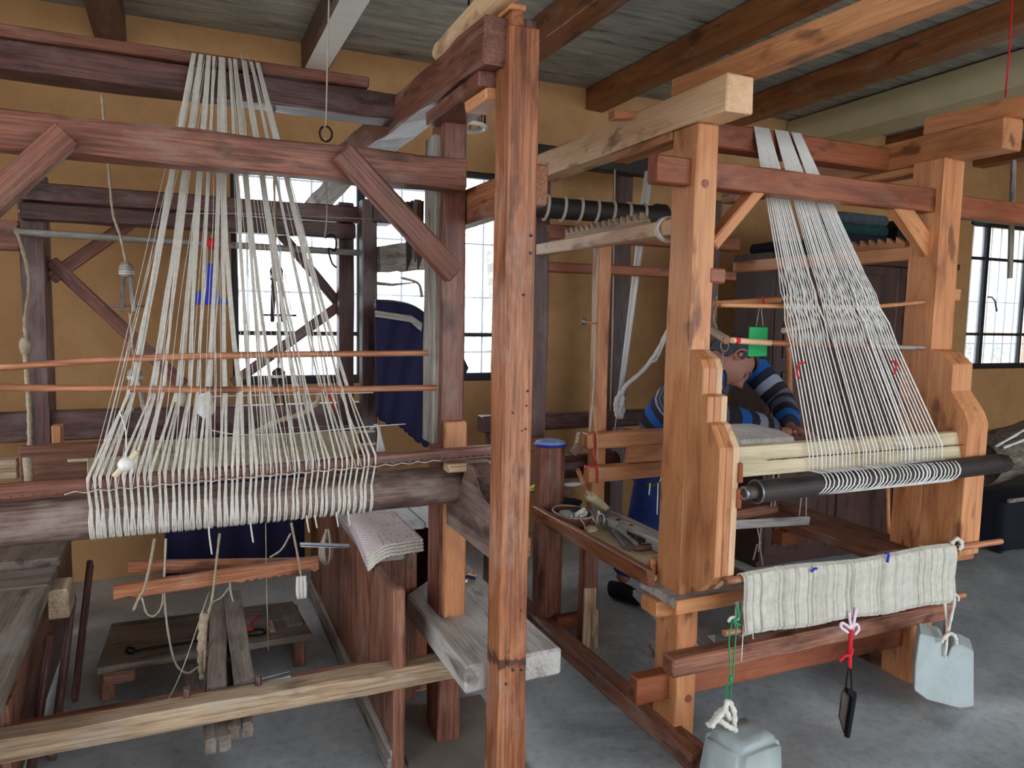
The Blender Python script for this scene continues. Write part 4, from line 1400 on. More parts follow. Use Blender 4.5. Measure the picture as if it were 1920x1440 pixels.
dk = tag(tube('short_stick', None, [P(1085, 810, Y=3.05), P(1078, 842, Y=3.05)], .009, 'strw', 8), 'short pale handle leaning on the dark red roller', 'handle')
tag(prism('wood_wedge', None, [P(x, y, Y=3.02) for x, y in ((1070, 850), (1086, 832), (1096, 838), (1078, 856))], (0, .03, 0), 'red', .002), 'small reddish wedge on the dark red roller', 'wedge')

# blue pad on the octagonal post
pc = V((1.601, 3.15, .888))
PD = thing('round_pad', 'pale blue and white round pad on top of the octagonal post', 'pad', pc)
prof_ = [(0, .012), (.02, .010), (.03, .022), (.05, .026), (.068, .02), (.075, .008), (.07, 0)]
vs2, fs2 = [], []
sd = 24
for r_, z_ in prof_:
    for s in range(sd):
        a = s / sd * 6.2832
        vs2.append(pc + V((math.cos(a) * (r_ + .001), math.sin(a) * (r_ + .001), z_)))
for i in range(len(prof_) - 1):
    for s in range(sd):
        fs2.append((i * sd + s, i * sd + (s + 1) % sd, (i + 1) * sd + (s + 1) % sd, (i + 1) * sd + s))
fs2.append(tuple(range(sd)))
mesh('cushion', vs2, fs2, 'padblue', PD, True)
v_, f_ = sweep([pc + V((math.cos(a / 24 * 6.2832) * .074, math.sin(a / 24 * 6.2832) * .074, .006)) for a in range(24)], .006, 6, closed=True)
mesh('blue_rim', v_, f_, 'blue', PD, True)

# ---- white pole and yarn skein
a, b = P(1217, 322, Y=3.5), P(1162, 752, Y=3.5)
tag(tube('white_pole', None, [a.lerp(b, i / 5) for i in range(6)], [.024, .022, .020, .018, .016, .015], 'white', 10), 'tapered white painted pole hanging before the far wall', 'pole')
SK = thing('yarn_skein', 'white wool skein slung from the loom post down to a knot at the pole\'s foot', 'yarn', P(1160, 780, Y=3.4))
rope('strand', SK, [P(1268, 520, Y=3.45), P(1266, 580, Y=3.45), P(1240, 645, Y=3.42), P(1210, 690, Y=3.42), P(1175, 722, Y=3.42), P(1166, 740, Y=3.44)], .012, 'yarnw', 7, 7, .12)
rope('strand', SK, [P(1262, 600, Y=3.43), P(1246, 640, Y=3.4), P(1232, 672, Y=3.4), P(1224, 678, Y=3.4), P(1218, 672, Y=3.41)], .006, 'yarnw', 6, 6, .2)
for k, (x0, x1) in enumerate(((1160, 1156), (1166, 1168), (1163, 1162))):
    rope('knot_loop', SK, [P(1165, 735, Y=3.46), P(x0 - 4 + 4 * k, 752, Y=3.45), P(x1, 770, Y=3.45), P(1160 + 3 * k, 784, Y=3.45)], [.014, .013, .016][k], 'yarnw', 5, 7, .15)
tube('thread', SK, [P(1156, 780, Y=3.45), P(1152, 812, Y=3.3)], .002, 'yarnw', 4)
blob('yarn_tuft', SK, P(1268, 520, Y=3.44), (.02, .02, .022), 'yarnw', 2, .4)

# ---- warp yarn of the right loom
WR = thing('warp_yarn', 'dense fan of white warp strands running down the right loom to its dark roller', 'yarn', (2.3, 2.0, 1.0))
rnd = random.Random(5)
NR = 84
xa, xb_ = P(1522, 850, Y=1.895).x, P(1772, 812, Y=1.895).x
NG = 34


def jit_group(k, seed):
    return random.Random(k * 7 + seed).uniform(-.5, .5)


for i in range(NR):
    t = i / (NR - 1)
    if t < .36:
        px = 1412 + (t / .36) * 29
    elif t < .70:
        px = 1451 + ((t - .36) / .34) * 25
    else:
        px = 1482 + ((t - .70) / .30) * 18
    tp = V((P(px, 240, Y=2.335).x, 2.330, 2.243))
    # above the rods the strands hang in one set of groups, below them in another
    ga, gb = round(t * NG), round(t * NG + .5)
    ta = (ga + .55 * jit_group(ga, 1)) / NG * .88 + t * .12
    tb = (gb - .5 + .35 * jit_group(gb, 2)) / NG * .94 + t * .06
    wob = rnd.uniform(-.0015, .0015)
    endA = V((xa + (xb_ - xa) * ta + wob, 1.899, 1.046))
    endB = V((xa + (xb_ - xa) * tb + wob, 1.899, 1.046))
    pts = [V((tp.x, 2.40, 2.243)), tp]
    for q in (.08, .2, .32, .45, .53, .575, .62, .70, .8, .92):
        if q < .55:
            p = tp.lerp(endA, q)
        elif q < .60:
            p = tp.lerp(endA.lerp(endB, .5), q)
        else:
            p = tp.lerp(endB, q)
        if q in (.53, .62):
            p = p + V((0, .010 if (i % 2) == (q < .57) else -.010, 0))
        pts.append(p)
    pts.append(endB)
    xe = endB.x
    pts.append(V((xe + .002, 1.8965, .99)))
    for an in (-1.15, -.75, -.3, .15, .6, 1.0, 1.35):
        k = max(0, an + .4)
        pts.append(V((xe + .006 - .016 * k * k, 1.862 - .040 * math.cos(an), .954 - .040 * math.sin(an))))
    n_ = len(pts)
    v_, f_ = sweep(pts, [.0019 if j < 7 else .0023 for j in range(n_)], 5)
    mesh('yarn_strand', v_, f_, 'yarnw', WR, True)
# lease rods and the swinging cords of the right warp
tag(tube('lease_rod', None, curve([P(1350, 572, Y=2.12), P(1450, 574, Y=2.12), P(1550, 577, Y=2.14), P(1650, 574, Y=2.14), P(1757, 563, Y=2.10)], 6), .0085, 'pine', 10), 'thin bowed bamboo rod through the right warp, the upper of two', 'stick', 'lease rods of the right loom')
LRb = thing('lease_rod', 'two-toned straight rod through the right warp with a pale taped end, the lower of two', 'stick', P(1372, 638, Y=2.04), 'lease rods of the right loom')
ln = [P(1372, 638, Y=2.04), P(1445, 643, Y=2.05), P(1446, 643, Y=2.05), P(1640, 650, Y=2.09), P(1641, 650, Y=2.09), P(1764, 653, Y=2.10)]
roller('pale_end', LRb, ln[0], ln[1], .0105, 'pale', 12)
roller('dark_middle', LRb, ln[2], ln[3], .0105, 'mahog', 12)
roller('grey_end', LRb, ln[4], ln[5], .009, 'grey', 12)
roller('red_band', LRb, P(1378, 638, Y=2.04), P(1385, 638.5, Y=2.04), .0112, 'red_thread', 12)
HR = thing('hanging_rod', 'pale wooden rod end hung in a cord loop in front of the weaver\'s head', 'rod', P(1360, 637, Y=2.3))
roller('rod', HR, P(1362, 637, Y=2.25), P(1320, 610, Y=2.75), .0165, 'cream', 14)
roller('end_grain', HR, P(1363, 637.5, Y=2.243), P(1362, 637, Y=2.25), .0125, 'pine', 12)
cl = P(1359, 645, Y=2.27)
v_, f_ = sweep([cl + V((math.cos(a / 16 * 6.283) * .019, 0, -.006 + math.sin(a / 16 * 6.283) * .022)) for a in range(16)], .0028, 6, closed=True)
mesh('loop', v_, f_, 'rope', HR, True)
rope('cord', HR, [P(1356, 660, Y=2.26), P(1354, 680, Y=2.24), P(1350, 704, Y=2.22)], .003, 'rope', 4, 6)
rope('cord', HR, [P(1344, 555, Y=2.3), P(1341, 580, Y=2.32), P(1338, 600, Y=2.34), P(1345, 616, Y=2.35)], .003, 'rope', 4, 6)
tag(roller('upper_rod', None, P(1340, 570, Y=2.25), P(1462, 562, Y=2.33), .012, 'pine', 12), 'short brown rod with a red tie above the green card', 'rod')
tag(rope('red_tie', None, [P(1428, 555, Y=2.28), P(1432, 562, Y=2.27), P(1431, 573, Y=2.28)], .004, 'red_thread', 4, 6), 'small red thread tied on the rod above the green card', 'thread')
GC = thing('green_card', 'bright green rectangular card hanging on two strings before the weaver\'s head', 'card', P(1420, 640, Y=2.15))
prism('card', GC, [P(x, y, Y=2.15) for x, y in ((1406, 613), (1440, 614), (1438, 668), (1403, 669))], (0, .006, 0), 'green', .001)
rope('string', GC, [P(1424, 575, Y=2.15), P(1418, 612, Y=2.15)], .0018, 'rope', 3, 4)
rope('string', GC, [P(1427, 575, Y=2.15), P(1431, 612, Y=2.15)], .0018, 'rope', 3, 4)
for (q, lb) in ((((1508, 680), (1497, 684), (1495, 700), (1499, 710)), 'red thread tie on the left side of the right warp'), (((1672, 678), (1680, 678), (1680, 690), (1677, 702)), 'red thread tie on the right side of the right warp')):
    tag(rope('red_tie', None, [P(x, y, Y=1.99) for x, y in q], .0038, 'red_thread', 4, 6), lb, 'thread', 'red ties on the right warp')

# cloth being woven before the weaver
WC = []
x0, x1 = P(1378, 812, Y=2.45).x, P(1475, 812, Y=2.45).x
zc_ = P(1420, 822, Y=2.4).z
wv_, wf_ = [], []
nn = 90
for i in range(nn + 1):
    for j, (yy, dz) in enumerate(((2.75, .012), (2.6, .016), (2.48, .012), (2.40, -.004), (2.385, -.035), (2.40, -.06), (2.42, -.05), (2.6, -.0), (2.75, .004))):
        wv_.append(V((x0 - .01 + (x1 - x0) * i / nn, yy, zc_ + dz + .006 * noise.noise(V((i * .9, j * .15, 0))) + (.004 if i % 2 else 0))))
for i in range(nn):
    for j in range(9):
        a, b = i * 9 + j, i * 9 + (j + 1) % 9
        wf_.append((a, b, b + 9, a + 9))
wf_ += [tuple(range(9)), tuple(reversed(range(nn * 9, nn * 9 + 9)))]
tag(mesh('woven_cloth', wv_, wf_, 'yarnw', None, False), 'freshly woven off-white cloth stretched under the weaver\'s forearms', 'cloth')

# ---- the finished cloth hanging in front
CF = thing('hanging_cloth', 'ribbed off-white woollen cloth hanging at the front of the right loom', 'cloth', (2.2, 1.9, .45))
cx0, cx1 = 1.662, 2.69
nx = 260
cv, cf = [], []
prof_ = [(1.895, .645), (1.885, .668), (1.868, .676), (1.852, .668), (1.846, .645), (1.848, .60), (1.852, .56), (1.846, .52), (1.842, .485), (1.85, .468), (1.868, .462), (1.885, .468), (1.892, .49), (1.892, .57)]
off = [0.0]
rw = random.Random(3)
for i in range(nx + 1):
    t = i / nx
    x = cx0 + (cx1 - cx0) * t
    rid = .0034 * (rw.random() - .5) * 2 + (.006 if rw.random() < .12 else 0)
    zt_ = .006 * math.sin(t * 9) - .012 * t
    zl = -.03 * t + .004 * math.sin(t * 17)
    for j, (yy, zz_) in enumerate(prof_):
        s = (.676 - zz_) / .214
        d = rid * (1 if 2 < j < 10 else .4)
        cv.append(V((x + .010 * (s - .5) * (1 if j < 7 else .6) + .002 * noise.noise(V((i * .35, j * .8, 3))), yy + d, zz_ + zt_ * (1 - s) + zl * s)))
m_ = len(prof_)
for i in range(nx):
    for j in range(m_ - 1):
        a = i * m_ + j
        cf.append((a, a + 1, a + 1 + m_, a + m_))
ob = mesh('cloth_web', cv, cf, 'cloth', CF, False)
mod = ob.modifiers.new('thickness', 'SOLIDIFY')
mod.thickness = .004
for k, (px, py) in enumerate(((1526, 1068), (1664, 1040))):
    c_ = P(px, py, Y=1.842)
    rope('blue_knot', CF, [c_ + V((-.012, 0, -.006 + .012 * k)), c_ + V((0, -.004, .004)), c_ + V((.012 - .01 * k, 0, .002 - .03 * k))], .0045, 'blue', 4, 6)
roller('upper_rod', CF, (1.60, 1.872, .655), (2.98, 1.872, .640), .012, 'stick', 10)
roller('lower_rod', CF, (1.60, 1.868, .482), (2.775, 1.868, .448), .012, 'stick', 10)
for q in ((1394, 1172, 1390, 1240), (1411, 1170, 1412, 1198)):
    rope('loose_end', CF, [P(q[0], q[1], Y=1.85), P(q[2], q[3], Y=1.85)], .002, 'yarn', 3, 5)
rope('edge_tie', CF, [P(1366, 1166, Y=1.86), P(1372, 1158, Y=1.855), P(1385, 1160, Y=1.85)], .006, 'yarnw', 4, 6)
rope('edge_tie', CF, [P(1783, 1020, Y=1.86), P(1795, 1010, Y=1.85), P(1804, 1020, Y=1.85), P(1798, 1032, Y=1.85)], .008, 'yarn', 4, 6, .3)


def stone(label, pts_bot, z0, z1, shift, seed, rot, dims):
    rnd_ = random.Random(seed)
    bm = bmesh.new()
    bmesh.ops.create_cube(bm, size=1)
    for v in bm.verts:
        v.co = V((v.co.x * dims[0] * (1 if v.co.z < 0 else shift), v.co.y * dims[1] * (1 if v.co.z < 0 else shift), v.co.z * dims[2]))
    bmesh.ops.bevel(bm, geom=bm.edges[:], offset=.022, segments=2, affect='EDGES')
    bmesh.ops.subdivide_edges(bm, edges=bm.edges[:], cuts=2, use_grid_fill=True)
    for v in bm.verts:
        v.co += V([noise.noise(v.co * 14 + V((seed, k * 7, 0))) * .006 for k in range(3)])
    me = bpy.data.meshes.new('stone_block')
    bm.to_mesh(me)
    bm.free()
    me.materials.append(MAT['stone'])
    for p in me.polygons:
        p.use_smooth = True
    return me


S1 = thing('stone_weight', 'grey-white stone block weight on the floor under the green cord', 'stone', (1.575, 1.72, 0))
put('block', stone('', None, 0, 0, .8, 2, 0, (.235, .20, .235)), S1, Matrix.Translation((1.565, 1.72, .112)) @ Matrix.Rotation(.12, 4, 'Z'))
S2 = thing('stone_weight', 'pale notched stone block weight hanging from a rope at the right loom', 'stone', (2.76, 1.86, 0))
n0 = P(1770, 1250, Y=1.84)
outl = [(1724, 1190), (1764, 1199), (1770, 1207), (1771, 1232), (1776, 1234), (1784, 1214), (1790, 1210), (1802, 1210), (1826, 1222), (1826, 1326), (1800, 1330), (1738, 1314), (1714, 1296), (1716, 1250)]
prism('block', S2, [P(x, y, Y=1.80) for x, y in outl], (.10, .085, .0), 'stone', .009)
# cords that carry the weights
GCd = thing('green_string', 'doubled green nylon cord from the cloth rod down to the left stone', 'cord', P(1368, 1330, Y=1.8))
zt_ = P(1365, 1340, Y=1.74)
for s in (-1, 1):
    rope('strand', GCd, [P(1378 + 5 * s, 1165, Y=1.845), P(1373 + 6 * s, 1200, Y=1.83), P(1372 + 2 * s, 1270, Y=1.8), P(1366 + 4 * s, 1290, Y=1.79), P(1365 + 4 * s, 1334, Y=1.74)], .0026, 'green_cord', 5, 5)
rope('knot', GCd, [P(1380, 1135, Y=1.84), P(1386, 1155, Y=1.84), P(1376, 1165, Y=1.84), P(1388, 1172, Y=1.84)], .0045, 'green_cord', 5, 6)
blob('mid_knot', GCd, P(1370, 1273, Y=1.8), (.007, .006, .01), 'green_cord', 2, .3)
RK = thing('rope_knot', 'clump of knotted white rope on top of the left stone weight', 'rope', (1.6, 1.7, .24))
kb = P(1358, 1350, Y=1.70)
for k, q in enumerate((((-.05, 0, -.01), (-.03, -.01, .02), (0, 0, .03), (.02, 0, 0)), ((0, 0, .03), (.02, .01, .05), (.035, 0, .02), (.03, -.01, -.02)), ((-.02, 0, .005), (0, -.02, -.01), (.02, -.02, -.02), (.035, -.01, -.035)), ((-.055, .01, -.012), (-.03, .01, .0), (-.01, .02, .01), (.01, .01, .03)))):
    rope('loop', RK, [kb + V(p) for p in q], .009, 'yarn', 5, 7, .2)
RR = thing('weight_rope', 'pale rope loop tying the notched stone to the cloth rod', 'rope', P(1775, 1200, Y=1.84))
rope('strand', RR, [P(1771, 1130, Y=1.85), P(1774, 1160, Y=1.84), P(1776, 1190, Y=1.79), P(1772, 1232, Y=1.79)], .0055, 'yarn', 5, 6, .15)
rope('strand', RR, [P(1783, 1118, Y=1.85), P(1790, 1125, Y=1.84), P(1783, 1160, Y=1.82), P(1776, 1192, Y=1.79)], .0055, 'yarn', 5, 6, .15)
rope('knot', RR, [P(1764, 1205, Y=1.785), P(1774, 1192, Y=1.775), P(1784, 1188, Y=1.785), P(1792, 1196, Y=1.79), P(1793, 1208, Y=1.79)], .007, 'yarn', 5, 6, .2)
rope('tail', RR, [P(1790, 1112, Y=1.85), P(1797, 1120, Y=1.85), P(1796, 1127, Y=1.85)], .005, 'yarn', 4, 6)
BL = thing('iron_weight', 'rusty iron blade weight hanging from a red ribbon at the middle of the cloth', 'blade', P(1590, 1380, Y=1.8))
prism('blade', BL, [P(x, y, Y=1.83) for x, y in ((1580, 1300), (1586, 1292), (1596, 1294), (1598, 1310), (1592, 1382), (1584, 1376), (1575, 1345))], (0, .008, 0), 'rust', .001)
prism('spine', BL, [P(x, y, Y=1.815) for x, y in ((1590, 1290), (1606, 1298), (1607, 1306), (1594, 1384), (1588, 1384), (1599, 1310), (1590, 1300))], (0, .014, 0), 'iron', .001)
for s in (-1, 1):
    rope('wire', BL, [P(1593 + 2 * s, 1250, Y=1.83), P(1591 + 6 * s, 1296, Y=1.83)], .0026, 'iron', 3, 5)
rope('red_ribbon', BL, [P(1596, 1180, Y=1.835), P(1594, 1215, Y=1.835), P(1593, 1252, Y=1.83)], .0075, 'red_thread', 4, 6)
rope('red_bow', BL, [P(1574, 1240, Y=1.83), P(1584, 1230, Y=1.825), P(1595, 1228, Y=1.825), P(1598, 1215, Y=1.83)], .0055, 'red_thread', 4, 6)
for q in (((1592, 1148), (1594, 1165), (1597, 1180)), ((1606, 1140), (1602, 1160), (1598, 1182)), ((1597, 1180), (1580, 1168), (1577, 1176), (1590, 1186)), ((1597, 1178), (1606, 1170), (1610, 1180), (1602, 1190))):
    rope('pink_ribbon', BL, [P(x, y, Y=1.836) for x, y in q], .0055, 'pink', 5, 6)


# ================================================================ tools in the tray
ZT = .567


def onT(px, py, dz=0.0):
    return P(px, py, Z=ZT + dz)


# square wooden frame with a round hole
fc = onT(1026, 950, .02)
HF = thing('holed_block', 'pale square wooden block with a round hole at the far end of the tray', 'block', fc)
bm = bmesh.new()
sd = 28
hw, hh, rh = .058, .046, .034
ring_o, ring_i = [], []
for z_ in (0, .028):
    ro, ri = [], []
    for s in range(sd):
        a = s / sd * 6.2832
        ca, sa = math.cos(a), math.sin(a)
        k = min(hw / abs(ca) if abs(ca) > 1e-6 else 9, hh / abs(sa) if abs(sa) > 1e-6 else 9)
        ro.append(bm.verts.new((ca * k, sa * k, z_)))
        ri.append(bm.verts.new((ca * rh, sa * rh * .9, z_)))
    ring_o.append(ro)
    ring_i.append(ri)
for s in range(sd):
    t = (s + 1) % sd
    bm.faces.new((ring_o[1][s], ring_o[1][t], ring_i[1][t], ring_i[1][s]))
    bm.faces.new((ring_o[0][t], ring_o[0][s], ring_i[0][s], ring_i[0][t]))
    bm.faces.new((ring_o[0][s], ring_o[0][t], ring_o[1][t], ring_o[1][s]))
    bm.faces.new((ring_i[0][t], ring_i[0][s], ring_i[1][s], ring_i[1][t]))
me = bpy.data.meshes.new('block')
bm.to_mesh(me)
bm.free()
me.materials.append(MAT['cream'])
put('block', me, HF, Matrix.Translation((fc.x + .01, fc.y, ZT + .012)) @ Matrix.Rotation(.2, 4, 'Z'))
box('base', HF, fc.x - .04, fc.x + .055, fc.y - .04, fc.y + .04, ZT, ZT + .012, 'pine')

# basket bowl with stone and cotton balls
bc = onT(1073, 985)
bc = V((bc.x + .0, bc.y + .0, ZT))
BK = thing('wicker_bowl', 'shallow brown wicker bowl in the tray', 'bowl', bc)
vs2, fs2 = [], []
sd = 32
prof_ = [(.0, .004), (.055, .003), (.085, .02), (.10, .05), (.104, .062), (.098, .062), (.09, .046), (.06, .014), (0, .012)]
for r_, z_ in prof_:
    for s in range(sd):
        a = s / sd * 6.2832
        vs2.append(bc + V((math.cos(a) * (r_ + .0005) * .8, math.sin(a) * (r_ + .0005) * 1.15, z_ + .0012 * math.sin(s * 3.1))))
for i in range(len(prof_) - 1):
    for s in range(sd):
        fs2.append((i * sd + s, i * sd + (s + 1) % sd, (i + 1) * sd + (s + 1) % sd, (i + 1) * sd + s))
mesh('bowl', vs2, fs2, 'red', BK, True)
v_, f_ = sweep([bc + V((math.cos(a / 32 * 6.2832) * .081, math.sin(a / 32 * 6.2832) * .117, .062)) for a in range(32)], .0045, 6, closed=True)
mesh('rim', v_, f_, 'grey', BK, True)
for k in (-1, 1):
    rope('lacing', BK, [bc + V((.0 + .03 * k, -.118, .064)), bc + V((.02 + .03 * k, -.122, .04)), bc + V((.03 + .03 * k, -.11, .012))], .003, 'string', 4, 5)
tag(blob('flat_stone', None, bc + V((-.008, .035, .045)), (.036, .05, .014), 'stone', 3, .15, 4), 'flat grey stone lying in the wicker bowl', 'stone')
tag(blob('dark_wool', None, bc + V((.036, .03, .048)), (.03, .045, .022), 'dark', 3, .6, 6), 'dark wad of wool in the wicker bowl', 'wool')
rb = random.Random(9)
spots = [(-.045, -.02), (-.03, -.045), (-.01, -.055), (.012, -.062), (.034, -.05), (.05, -.03), (.028, -.025), (.052, -.005), (.008, -.03)]
for i, (dx, dy) in enumerate(spots):
    tag(blob('cotton_ball', None, bc + V((dx, dy, .050 + .004 * (i % 3) + (.014 if i in (6, 7) else 0))), rb.uniform(.0105, .0135) * (1 if i > 2 else .75), 'yarnw', 2, .35, i), 'small white cotton ball in the wicker bowl', 'cotton ball', 'cotton balls in the bowl')

# mallet with tapered wooden handle leaning across the bowl
m0, m1, m2 = P(1083, 880, Z=.80), onT(1103, 928, .13), onT(1138, 955, .035)
MA = thing('wooden_pestle', 'wooden tool with slim handle and thick tapered head leaning across the tray', 'tool', m2)
tube('handle', MA, [m0, m0.lerp(m1, .5), m1], [.012, .0105, .009], 'stick', 10)
tube('head', MA, [m1, m1.lerp(m2, .12), m1.lerp(m2, .8), m2], [.018, .024, .020, .016], 'cream', 14)

# steel scraper with a ring handle
KN = thing('ring_scraper', 'bright steel scraper with a ring grip lying on the tray', 'scraper', onT(1127, 985, .02))
ko = [(1114, 956), (1122, 962), (1130, 966), (1134, 978), (1132, 990), (1137, 997), (1136, 998), (1120, 986), (1113, 978), (1114, 966)]
cen = P(1124, 973, Z=ZT + .05)
v_, f_ = sweep([cen + V((math.cos(a / 20 * 6.283) * .018, -.01 + math.sin(a / 20 * 6.283) * .006, math.sin(a / 20 * 6.283) * .026)) for a in range(20)], .0055, 6, closed=True)
mesh('ring', v_, f_, 'steel', KN, True)
prism('tip', KN, [cen + V(p) for p in ((-.016, -.012, -.018), (.014, -.012, -.020), (.026, -.018, -.054), (.020, -.018, -.056))], (0, .006, .002), 'steel', .001)
prism('tang', KN, [cen + V(p) for p in ((-.014, -.008, .02), (.012, -.008, .02), (-.012, -.004, .044))], (0, .006, .002), 'steel', .001)
tag(blob('whetstone', None, onT(1108, 992, .012), (.045, .028, .014), 'cream', 3, .12, 2, .9), 'smooth rounded cream whetstone on the tray by the ring scraper', 'stone')
tag(tube('small_spindle', None, [onT(1083, 977, .012), onT(1098, 980, .012), onT(1112, 980, .012), onT(1134, 981, .012)], [.003, .007, .007, .003], 'stick', 8), 'slim wooden spindle on the tray in front of the wicker bowl', 'spindle')

# wooden hand plane body
PLA = thing('wooden_plane', 'grey wooden plane block with slots lying along the tray', 'plane', onT(1190, 985))
a, b = onT(1152, 972), onT(1221, 1020)
d = (b - a).normalized()
nn_ = V((d.y, -d.x, 0)) * -1
a = V((1.735, 2.80, ZT))
b = V((1.755, 2.32, ZT))
beam('body', PLA, a + V((0, 0, .026)), b + V((0, 0, .026)), .062, .05, 'dusty', seg=4)
for t, w_ in ((.12, .012), (.32, .01)):
    p = a.lerp(b, t) + V((0, 0, .0515))
    roller('hole', PLA, p, p + V((0, 0, .002)), w_, 'dark', 14)
for t in (.42, .56):
    p = a.lerp(b, t) + V((-.033, 0, .028))
    box('slot', PLA, p.x - .002, p.x + .004, p.y - .03, p.y + .03, p.z - .009, p.z + .009, 'dark')
tag(beam('steel_chisel', None, onT(1146, 990, .012), onT(1178, 1028, .012), .026, .014, 'steel'), 'blunt blue-grey steel bar lying in the tray', 'bar')
tag(beam('wooden_lath', None, onT(1150, 980, .014), onT(1196, 1024, .014), .018, .016, 'dusty'), 'thin grey wooden slat lying beside the steel bar', 'slat')
wire = [onT(1148, 998, .03), onT(1158, 985, .05), onT(1164, 981, .055), onT(1178, 986, .05), onT(1172, 996, .04), onT(1180, 990, .055)]
tag(rope('bent_wire', None, wire, .002, 'steel', 4, 5), 'bent thin wire lying over the plane block', 'wire')
for k, (q0, q1, lb) in enumerate((((1196, 1016), (1248, 1023), 'dark wooden shuttle nearest the plane block'), ((1187, 1030), (1246, 1022), 'dark wooden shuttle nearest the tray end'))):
    a, b = onT(*q0, .012), onT(*q1, .012)
    v_, f_ = sweep([a.lerp(b, t) for t in (0, .1, .3, .7, .9, 1)], [.003, .010, .014, .014, .010, .003], 8)
    s_ = thing('weaving_shuttle', lb, 'shuttle', a, 'shuttles in the tray')
    mesh('body', v_, f_, 'red', s_, True)
    dd = (b - a)
    beam('slot', s_, a + dd * .3 + V((0, 0, .0125)), a + dd * .7 + V((0, 0, .0125)), .012, .004, 'dark')
# a bound stick hanging near the post, yellow paper, dark cloth on the roller
HB = thing('bound_stick', 'short dark stick bound with dangling white threads left of the pine post', 'stick', P(1215, 910, Y=2.4))
roller('stick', HB, P(1212, 911, Y=2.4), P(1262, 905, Y=2.4), .009, 'dark', 10)
for k, (x, y) in enumerate(((1217, 928), (1232, 965), (1246, 930), (1240, 915))):
    rope('thread', HB, [P(x + 2, 906, Y=2.39), P(x, y, Y=2.39)], .0025, 'yarnw', 3, 5)
for k in range(4):
    rope('warp_cord', HB, [P(1236 + 5 * k, 905, Y=2.4), P(1248 + 3 * k, 870, Y=2.45), P(1254 + k, 806, Y=2.5)], .002, 'yarnw', 3, 5)
tag(prism('yellow_packet', None, [P(x, y, Y=3.3) for x, y in ((996, 916), (1006, 910), (1010, 914), (1008, 920), (996, 922))], (0, .03, 0), plain('yellow_wrapper', (222, 214, 60), .5), .002), 'small yellow and white packet behind the thick front post', 'packet')
tag(blob('dark_pouch', None, onT(1068, 945, .03), (.05, .06, .03), 'navy2', 3, .5, 2), 'crumpled black cloth pouch behind the wicker bowl', 'pouch')
tag(blob('white_scrap', None, P(1073, 908, Y=3.17), (.05, .012, .012), 'white', 3, .4, 7), 'flat white scrap of cloth beside the octagonal post', 'scrap')

# ================================================================ wardrobe and what lies on it
WD = thing('wardrobe', 'dark chocolate wooden wardrobe with panelled doors behind the right loom', 'wardrobe', (3.85, 3.7, 0))
wx0, wx1, wy, wz = 3.17, 4.74, 3.42, 1.86
box('side_panel', WD, wx0, wx0 + .03, wy, wy + .32, .04, wz, 'choc')
box('side_panel', WD, wx1 - .03, wx1, wy, wy + .32, .04, wz, 'choc')
box('back_panel', WD, wx0 + .03, wx1 - .03, wy + .30, wy + .32, .04, wz, 'choc')
box('cornice', WD, wx0 - .02, wx1 + .02, wy - .02, wy + .33, wz, wz + .04, 'choc')
box('plinth', WD, wx0, wx1, wy + .02, wy + .32, 0, .08, 'choc')
for k in range(3):
    a = wx0 + .03 + k * (wx1 - wx0 - .06) / 3
    b = a + (wx1 - wx0 - .06) / 3 - .004
    dr_ = box('door', WD, a, b, wy, wy + .022, .085, wz - .005, 'choc', seg=2)
    for (z0, z1) in ((.14, .62), (.70, 1.20), (1.28, 1.80)):
        box('raised_panel', dr_, a + .07, b - .07, wy - .010, wy + .002, z0, z1, 'choc', bev=.01)
    blob('knob', dr_, (b - .03, wy - .015, 1.0), .014, 'iron', 2, 0)


def folded_blanket(label, x0, x1, z0, n, h, mat, y0=3.44, d=.27):
    t = thing('folded_blanket', label, 'blanket', (x0, y0, z0), 'blankets on the wardrobe')
    for k in range(n):
        pr = []
        zz_ = z0 + k * h
        for a in range(9):
            an = -math.pi / 2 + math.pi * a / 8
            pr.append((x1 + math.cos(an) * h * .5, zz_ + h / 2 + math.sin(an) * h * .5))
        for a in range(9):
            an = math.pi / 2 + math.pi * a / 8
            pr.append((x0 + math.cos(an) * h * .5, zz_ + h / 2 + math.sin(an) * h * .5))
        ny = 6
        vs2, fs2 = [], []
        for j in range(ny + 1):
            for (x, z_) in pr:
                vs2.append(V((x + .01 * noise.noise(V((j * .8, k, z_ * 5))), y0 + d * j / ny, z_ + .006 * noise.noise(V((x * 6, j * .7, k))))))
        m2_ = len(pr)
        for j in range(ny):
            for i in range(m2_):
                i2 = (i + 1) % m2_
                fs2.append((j * m2_ + i, j * m2_ + i2, (j + 1) * m2_ + i2, (j + 1) * m2_ + i))
        fs2 += [tuple(range(m2_)), tuple(reversed(range(ny * m2_, ny * m2_ + m2_)))]
        mesh('fold', vs2, fs2, mat if isinstance(mat, str) else mat[k % len(mat)], t, True)
    return t


